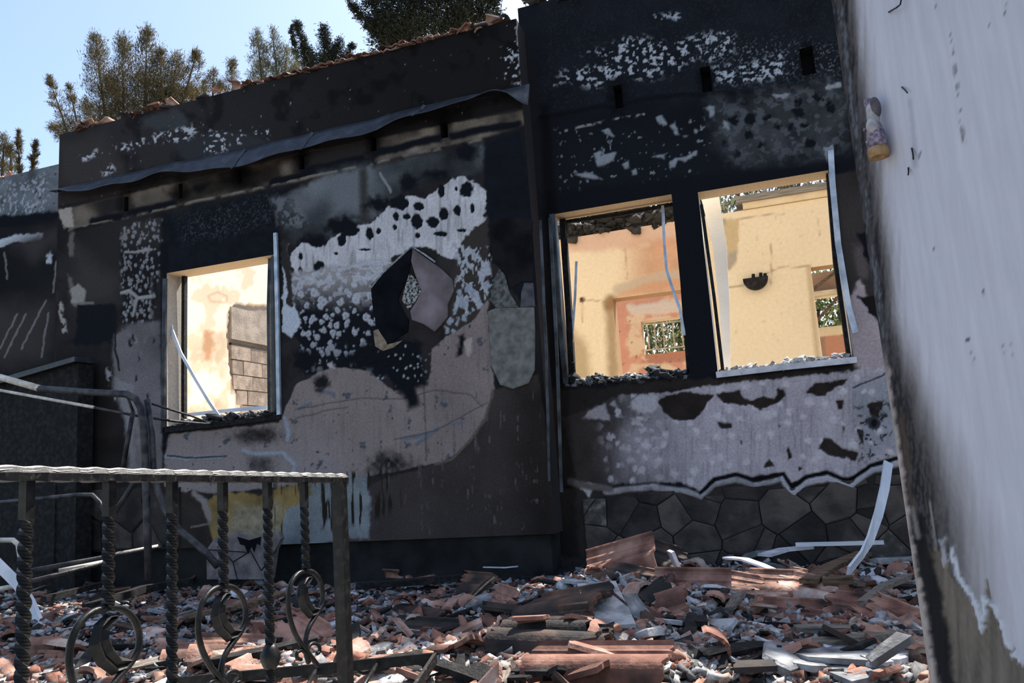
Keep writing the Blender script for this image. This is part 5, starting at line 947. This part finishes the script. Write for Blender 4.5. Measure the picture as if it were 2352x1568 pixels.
for nm, k, sz, mk, sd, lb, cat in (('clay_crumbs', 5000, .055, 'crumbclay', 31, 'small crumbs of broken terracotta covering the terrace', 'crumbs'), ('ash_flakes', 9500, .045, 'crumbash', 32, 'pale ash and plaster flakes covering the terrace', 'ash'), ('charcoal_crumbs', 4200, .045, 'crumbchar', 33, 'black charcoal crumbs covering the terrace', 'charcoal')):
    v, f = shards(k, spread(), sz, sd, .35); tag(link(nm, np_mesh(nm, v, f), M[mk], fl), lb, kind='stuff')

# ---------------------------------------------------------------- single pieces lying on the terrace
def strip(pts, hw, ht, mat, name, label, cat='strip', up=(0,0,1)): return tag(MB().tube([Vector(p) for p in pts], .01, flat=(hw, ht), up=up).build(name, M[mat]), label, cat)
strip([onY(2040,1062,5.78), onY(2032,1120,5.6), onY(2018,1180,5.4), onY(1998,1240,5.15), onY(1978,1275,4.95), onY(1948,1312,4.7)], .030, .007, 'pvc', 'plastic_strip', 'long bent white plastic strip leaning against the recessed wall', up=(0,1,.3))
strip([onZ(1668,1280,.16), onZ(1710,1284,.17), onZ(1750,1298,.15), onZ(1805,1322,.10)], .028, .006, 'pvc', 'plastic_strip', 'short curved white plastic strip lying on rubble below the wider window')
strip([onY(1828,1250,5.5), onY(1930,1248,5.45), onY(2030,1245,5.4)], .012, .012, 'pvc', 'plastic_strip', 'thin straight white plastic strip lying along the stone base')
strip([onZ(1755,1275,.14), onZ(1800,1262,.15), onZ(1860,1256,.15)], .05, .008, 'white', 'board', 'short white painted board lying at the stone base', 'board')
strip([onZ(1980,1385,.10), onZ(2020,1352,.12), onZ(2060,1335,.13), onZ(2085,1322,.14)], .022, .010, 'wood', 'timber_lath', 'grey weathered lath reaching to the pale side wall', 'lath')
strip([onZ(1855,1335,.11), onZ(1910,1300,.13), onZ(1985,1270,.15)], .045, .012, 'brownwood', 'timber_lath', 'brown scorched board lying under the leaning white strip', 'board')
strip([onZ(1890,1335,.10), onZ(1960,1330,.11)], .03, .02, 'brownwood', 'timber_lath', 'short brown scorched stick beside the brown board', 'stick')
strip([onZ(440,1412,.10), onZ(520,1398,.12), onZ(600,1378,.15), onZ(645,1362,.17)], .055, .012, 'brownwood', 'plank', 'brown plank lying on rubble behind the railing scrolls', 'plank')
strip([onZ(1410,1440,.16), onZ(1370,1340,.26)], .09, .008, 'ashp', 'cement_board', 'grey cement board tilted on the heap', 'board')
strip([onZ(1480,1425,.10), onZ(1440,1370,.2)], .07, .010, 'ashp', 'cement_board', 'grey ash-coated board sliding off the right of the heap', 'board')
strip([onZ(1555,1300,.17), onZ(1540,1265,.26)], .05, .010, 'white', 'cement_board', 'small pale board standing behind the broad brown tile', 'board')
strip([onZ(1840,1485,.07), onZ(1900,1500,.08), onZ(1980,1505,.08), onZ(2040,1490,.08)], .11, .010, 'ashp', 'cement_board', 'wide ash-covered sheet sagging near the pale side wall', 'board')
strip([onZ(1830,1480,.09), onZ(1950,1468,.10), onZ(2060,1455,.09)], .035, .012, 'wood', 'plank', 'split grey plank lying behind the ash-covered sheet', 'plank')
strip([onZ(2000,1520,.10), onZ(2040,1490,.14), onZ(2080,1462,.17)], .035, .012, 'ashp', 'cement_board', 'narrow ash-grey board propped towards the pale side wall', 'board')
strip([onZ(1920,1555,.05), onZ(2010,1535,.06)], .09, .010, 'ashp', 'cement_board', 'flaking ash-grey board at the foot of the pale side wall', 'board')
strip([onZ(1420,1300,.18), onZ(1500,1255,.20)], .02, .015, 'char', 'timber_lath', 'charred lath poking out behind the heap', 'lath')
strip([onY(1110,1302,5.2), onY(1160,1303,5.2), onY(1190,1300,5.2)], .008, .004, 'alu', 'metal_rod', 'short thin metal strip glinting before the bay plinth', 'strip')
strip([onZ(820,1345,.06), onZ(960,1335,.06), onZ(1100,1322,.07)], .05, .02, 'char', 'plank', 'charred beam lying along the plinth of the bay', 'plank')
strip([onZ(200,1395,.07), onZ(330,1352,.10), onZ(440,1335,.10)], .035, .025, 'char', 'plank', 'charred beam lying below the slanted poles', 'plank')
strip([onZ(100,1375,.08), onZ(260,1335,.10)], .03, .02, 'char', 'plank', 'short charred beam between the slanted poles and the cabinet', 'plank')
# fallen gate frame
ff = thing('iron_gate', 'flat black iron gate lying on the rubble beside the railing end post', 'gate', onZ(700, 1545, .17))
A, B2, C2, D2 = onZ(392, 1568, .18), onZ(1000, 1510, .20), onZ(948, 1590, .17), onZ(360, 1650, .14)
for a_, b2 in ((A, B2), (B2, C2), (C2, D2)): link('side_bar', MB().tube([a_, b2], .01, flat=(.006, .017), up=(0,0,1)).mesh('side_bar'), M['rail'] if a_ is not A else M['iron'], ff)
for t in (.25, .55, .78): link('cross_bar', MB().tube([A.lerp(B2, t), D2.lerp(C2, t)], .007, 7).mesh('cross_bar', True), M['iron'], ff)

# ---------------------------------------------------------------- tiles left along the roof edge
LR = {'tile': 'terracotta tile remnant left on the top edge of the bay wall', 'tilepale': 'sunlit pale tile end left on the top edge of the bay wall', 'tiledark': 'charred tile remnant left on the top edge of the bay wall'}
g = random.Random(12)
for i in range(26):
    x = -3.95 + 1.85*i/25; put(WT['tilepale' if i % 4 else 'tile'][0 if i % 5 else 1], 'roof_tile', (x, YB+.10+g.uniform(-.02,.02), 4.445+g.uniform(0,.012)), (math.radians(10+g.gauss(0,3)), math.radians(g.gauss(0,5)), math.radians(g.gauss(0,6))), .62, LR['tilepale' if i % 4 else 'tile'], 'roof tile', 'sunlit tile ends on the bay roof edge' if i % 4 else 'terracotta remnants on the bay roof edge')  # paler clay paints the sun caught by these tile ends
for i in range(34):
    x = g.uniform(-6.4, -4.0) if i < 26 else g.uniform(-2.1, -1.65); mk = g.choice(('tile','tiledark','tilepale','tiledark')); put(g.choice(FR[mk]), 'tile_fragment', (x, YB+.06+g.uniform(-.05,.06), 4.43+g.uniform(0,.03)), (g.gauss(0,.3), g.gauss(0,.3), g.uniform(0,6.28)), g.uniform(.8,1.4), LR[mk], 'tile fragment', {'tile':'terracotta remnants on the bay roof edge','tilepale':'sunlit tile ends on the bay roof edge','tiledark':'charred remnants on the bay roof edge'}[mk])
for i in range(26):
    x = -1.55 + 1.15*g.random(); mk = g.choice(('tiledark','tiledark','tile')); put(g.choice(FR[mk]), 'tile_fragment', (x, YR+.05+g.uniform(-.05,.08), 4.71+g.uniform(0,.07)*(x > -1.1)), (g.gauss(0,.4), g.gauss(0,.4), g.uniform(0,6.28)), g.uniform(.8,1.5), 'charred tile remnant left on top of the recessed wall' if mk == 'tiledark' else 'reddish tile remnant left on top of the recessed wall', 'tile fragment', 'charred remnants on the recessed wall top' if mk == 'tiledark' else 'reddish remnants on the recessed wall top')
for px_, py_ in ((30,368),(12,372),(2,360)): p = onY(px_, py_, YR+.15); put(g.choice(FR['tilepale']), 'tile_fragment', (p.x, YR+.15, 4.355), (.2, .1, g.uniform(0,6)), 1.3, 'pale tile remnant left on top of the wall left of the bay', 'tile fragment', 'pale remnants on the left wall top')
put(WT['tile'][2], 'roof_tile', (onY(583,190,YB+.1).x, YB+.11, 4.45), (.25,.2,1.0), .7, 'reddish tile sticking up alone from the bay roof edge', 'roof tile')
# charred roof remains on the inner wall
def fnr(n_, g_):
    x = d1[0]-1.2 + 2.2*g_.random(n_); return np.stack([x, YI+.02+.18*g_.random(n_), ztop + (.02+.26*vn(x*3, x*0, 4)+.05)*g_.random(n_)**1.2], 1)
v, f = shards(900, fnr, .10, 77, .4); tag(link('charred_roof_scraps', np_mesh('charred_roof_scraps', v, f), M['crumbchar'], fw), 'charred roof scraps', kind='stuff')

# ---------------------------------------------------------------- figurine, nails and wire on the pale side wall
NWn = Vector((ND.y, -ND.x, 0)).normalized()                    # outward normal of the pale side wall
def onNear(px_, py_, off=.0):
    d = Vector(ray(px_, py_)); O = Vector((NW.x, NW.y, HC)) + NWn*off; c_ = Vector((0,0,HC)); t = (O-c_).dot(NWn)/d.dot(NWn); return c_ + d*t
fb = onNear(2018, 352, .034); ft = onNear(2000, 228, .03); hgt = (ft.z-fb.z)
fg = thing('figurine', 'small glazed ceramic figurine with flowers hanging on the pale side wall', 'figurine', fb)
ax = lambda t, dx=0, dn=0: fb.lerp(Vector((fb.x, fb.y, ft.z)), t) + ND*dx + NWn*dn
mcl = nmat('figurine_clay', (.22,.12,.05), (.40,.25,.12), 40, .6); mwh = nmat('figurine_white_glaze', (.26,.24,.245), (.46,.43,.42), 40, .35, spec=.5); mvi = nmat('figurine_violet_glaze', (.08,.065,.11), (.36,.28,.32), 90, .5, c3=(.19,.15,.20)); mdk = nmat('figurine_dark_glaze', (.05,.042,.05), (.14,.115,.12), 30, .5)
def ell_(c_, rx, ry, rz, n=14):
    m = MB(); m.lathe([(max(.02, math.sin(math.pi*i/10)), -math.cos(math.pi*i/10)) for i in range(11)], (0,0,0), n); m.v = [tuple(c_ + Vector((v_[0]*rx, v_[1]*ry, v_[2]*rz))) for v_ in m.v]; return m
R_ = hgt*.165
link('base_ring', MB().lathe([(R_*.55,.02*hgt),(R_*.66,-.01),(R_*.98,-.012),(R_*1.04,.03*hgt),(R_*.98,.10*hgt),(R_*.8,.11*hgt)], ax(0), 20).mesh('base_ring', True), mcl, fg)
skirt = link('skirt', MB().lathe([(R_*.9,.08*hgt),(R_*1.0,.20*hgt),(R_*.88,.38*hgt),(R_*.62,.52*hgt)], ax(0), 18).mesh('skirt', True), mvi, fg)
link('jar', ell_(ax(.47,.008,.012), R_*.62, R_*.62, hgt*.14).mesh('jar', True), mwh, fg); link('torso', MB().lathe([(R_*.5,.45*hgt),(R_*.62,.6*hgt),(R_*.6,.82*hgt),(R_*.42,.93*hgt)], ax(0), 16).mesh('torso', True), mwh, fg)
link('hair', ell_(ax(.80,.008,-.004), R_*.6, R_*.55, hgt*.2).mesh('hair', True), mdk, fg); link('head', ell_(ax(.93,-.003,.006), R_*.48, R_*.46, hgt*.09).mesh('head', True), mvi, fg)
for i in range(16): t_ = random.Random(i); link('flower', ell_(ax(t_.uniform(.12,.48), t_.uniform(-.016,.008), t_.uniform(.014,.022)), R_*.2, R_*.2, R_*.2, 8).mesh('flower', True), (mvi, mwh, mcl)[i % 3], skirt)
for a_, b2, lb in (((2071,200),(2084,213),'bent nail in the pale side wall right of the figurine'), ((2094,340),(2098,366),'longer nail in the pale side wall below the bent nail'), ((2086,385),(2086,402),'short nail in the pale side wall, lowest of the nails')):
    tag(MB().tube([onNear(*a_, .002), onNear((a_[0]+b2[0])/2+1, (a_[1]+b2[1])/2, .008), onNear(*b2, .012)], .002, 6).build('nail', M['iron']), lb, 'nail')
tag(MB().tube([onNear(2041,28,.002), onNear(2060,17,.02), onNear(2068,10,.02), onNear(2072,-12,.015)], .0022, 6).build('wire', M['iron']), 'short bent wire sticking out of the pale side wall above the figurine', 'wire')

# ---------------------------------------------------------------- trees behind the house
def foliage(plumes, n_per, Ln, Wd, seed, spread_=1.0, droop=0.0, spiky=False):
    g_ = np.random.default_rng(seed); C_ = []; A_ = []
    for (b_, t_, R1) in plumes:
        b_ = np.array(b_); t_ = np.array(t_); ax_ = t_-b_; Lx = np.linalg.norm(ax_); ax_ = ax_/Lx; n_ = int(n_per*max(.35, Lx*R1/1.2))
        ncl = max(8, n_//26); tt = g_.random(ncl)**.9; prof = np.sin(np.pi*np.clip(tt*.92+.08, 0, 1)**(.75 if not spiky else .5))**.7 if not spiky else (1.02-tt)**.8
        th = g_.random(ncl)*6.283; rad = R1*prof*np.sqrt(g_.random(ncl))*(.75+.5*g_.random(ncl)); e1 = np.cross(ax_, [0,1,0]); e1 /= np.linalg.norm(e1); e2 = np.cross(ax_, e1)
        out = np.cos(th)[:,None]*e1 + np.sin(th)[:,None]*e2; cc = b_ + tt[:,None]*Lx*ax_ + rad[:,None]*out
        k = n_//ncl + 1; cs = np.repeat(cc, k, 0); o_ = np.repeat(out, k, 0); dirs = ax_*(.9 if not spiky else .35) + o_*(.55 if not spiky else .9) + np.array([.25,0,0])*(0 if spiky else 1) + g_.normal(0, .45, cs.shape)
        dirs /= np.linalg.norm(dirs, axis=1)[:,None]; cs = cs + g_.normal(0, R1*.16*spread_, cs.shape) + dirs*(g_.random(len(cs))[:,None]-.3)*Ln*1.4; C_.append(cs); A_.append(dirs)
    C_ = np.concatenate(C_); A_ = np.concatenate(A_); n_ = len(C_); S_ = np.cross(A_, g_.normal(0, 1, (n_,3))); S_ /= np.linalg.norm(S_, axis=1)[:,None]
    l = Ln*(.5+g_.random(n_))[:,None]; w_ = Wd*(.5+g_.random(n_))[:,None]
    v = np.stack([C_ - A_*l*.5, C_ + S_*w_*.5, C_ + A_*l*.5, C_ - S_*w_*.5], 1).reshape(-1,3); f = np.arange(4*n_).reshape(n_,4); return v, f
def tree(name, label, plumes_px, Y, n_per, Ln, Wd, mat, seed, trunk_px, spiky=False, group=None, wide=1.45):
    pl = [(onY(a, b, Y + dy), onY(c_, d_, Y + dy), r_*Y*1.02/F*wide) for (a, b, c_, d_, r_), dy in zip(plumes_px, np.linspace(-.5, .5, len(plumes_px)))]
    base = onY(trunk_px[0], trunk_px[1], Y); t_ = thing(name, label, 'tree', (base.x, Y, -.02), group)
    tk = link('trunk', MB().tube([(base.x, Y, -.02), (base.x+.05, Y, base.z*.5), base], [.16, .12, .07], 8).mesh('trunk', True), M['bark'], t_)
    for b_, tp, r_ in pl: link('branch', MB().tube([base, Vector(b_), Vector(b_).lerp(Vector(tp), .5), Vector(b_).lerp(Vector(tp), .93)], [.07, .05, .03, .008], 6).mesh('branch', True), M['bark'], tk)
    v, f = foliage([(tuple(a), tuple(b), r) for a, b, r in pl], n_per, Ln, Wd, seed, spiky=spiky); link('foliage', np_mesh('foliage', v, f), mat, t_); return t_
olive = leafmat('olive_brown_needles', (.045,.040,.020), (.20,.155,.075), .3); greyg = leafmat('grey_green_needles', (.06,.065,.045), (.24,.235,.15), .3); darkg = leafmat('dark_cypress_sprays', (.012,.016,.012), (.055,.06,.04), .15); bush = leafmat('bright_bush_leaves', (.03,.045,.015), (.22,.24,.10), .35)
tree('feathery_tree', 'olive-brown feathery tree with upright plumes rising over the left end of the bay roof', [(250,330,218,82,36),(285,330,282,82,34),(330,320,338,70,36),(370,300,370,115,30),(385,290,408,125,34),(410,270,452,120,24),(300,330,250,180,46),(350,310,330,170,48),(400,300,395,200,45),(170,345,112,178,17),(190,340,158,195,15),(250,330,195,235,30),(440,250,440,200,22),(230,340,120,290,28)], 17, 5200, .11, .014, olive, 1, (300,380))
tree('feathery_tree', 'small feathery tree with two thin plumes beside the larger olive-brown tree', [(488,250,490,160,20),(535,235,532,135,18),(505,245,505,195,20),(470,250,468,190,10)], 21, 5200, .11, .014, olive, 2, (510,300))
tree('feathery_tree', 'grey-green feathery tree rising between the thin plumes and the dark conifers', [(605,215,590,72,22),(640,205,625,65,18),(650,200,660,110,26),(610,210,600,140,26),(660,200,680,150,16)], 18, 5200, .11, .014, greyg, 3, (630,280))
tree('conifer', 'dark spiky conifer rising above the middle of the bay roof', [(725,190,680,50,18),(745,185,745,62,26),(760,180,780,90,22),(720,190,705,110,24),(780,170,812,100,14),(760,190,750,130,36),(690,180,668,60,8)], 22, 5200, .10, .024, darkg, 4, (745,260), True)
tree('conifer', 'broad dark conifer reaching out of frame above the right end of the bay', [(900,110,800,5,14),(900,110,840,-40,40),(940,110,900,-60,60),(980,110,960,-60,70),(1030,100,1020,-60,70),(1080,90,1090,-60,60),(1100,80,1140,-20,30),(920,110,850,50,26),(1100,80,1150,40,14),(960,110,900,60,50),(1040,100,1060,30,50)], 16, 5200, .10, .024, darkg, 5, (990,250), True)
tree('bare_tree', 'sparse twiggy tree top above the corner of the bay and recessed wall', [(1230,70,1205,5,8),(1235,70,1235,-20,10),(1245,70,1275,0,8),(1235,60,1215,30,6),(1250,60,1262,20,6)], 17, 700, .07, .03, darkg, 6, (1235,110))
tree('feathery_tree', 'low olive tree top showing at the left end of the roofline', [(5,400,10,312,22),(45,400,42,300,6),(75,390,82,325,7),(-30,400,-30,300,26),(25,400,25,335,18)], 17, 4800, .11, .014, olive, 7, (10,450))
tree('leafy_tree', 'loose sunlit tree seen over the cream inner wall through the wider window', [(1700,540,1690,420,60),(1760,520,1770,400,60),(1830,510,1840,380,60),(1890,500,1900,370,50),(1640,540,1640,440,40)], 19, 420, .16, .07, greyg, 8, (1780,640))
tree('leafy_tree', 'dark tree crown behind the charred roof scraps seen through the narrower window', [(1320,560,1310,440,50),(1390,550,1390,430,50),(1460,540,1460,420,50),(1530,530,1530,410,50)], 15, 2600, .14, .06, darkg, 9, (1420,640))
tree('garden_bush', 'sunlit bush seen through the barred window in the yard wall', [(1500,860,1490,720,60),(1560,860,1560,710,50),(1600,850,1610,720,40)], 14, 1500, .10, .05, bush, 10, (1540,900))
tree('garden_bush', 'speckled green bush seen through the doorway right of the wall lamp', [(1880,800,1880,640,60),(1930,800,1930,640,60),(1990,800,1990,640,50)], 14, 1500, .10, .05, bush, 11, (1920,850))
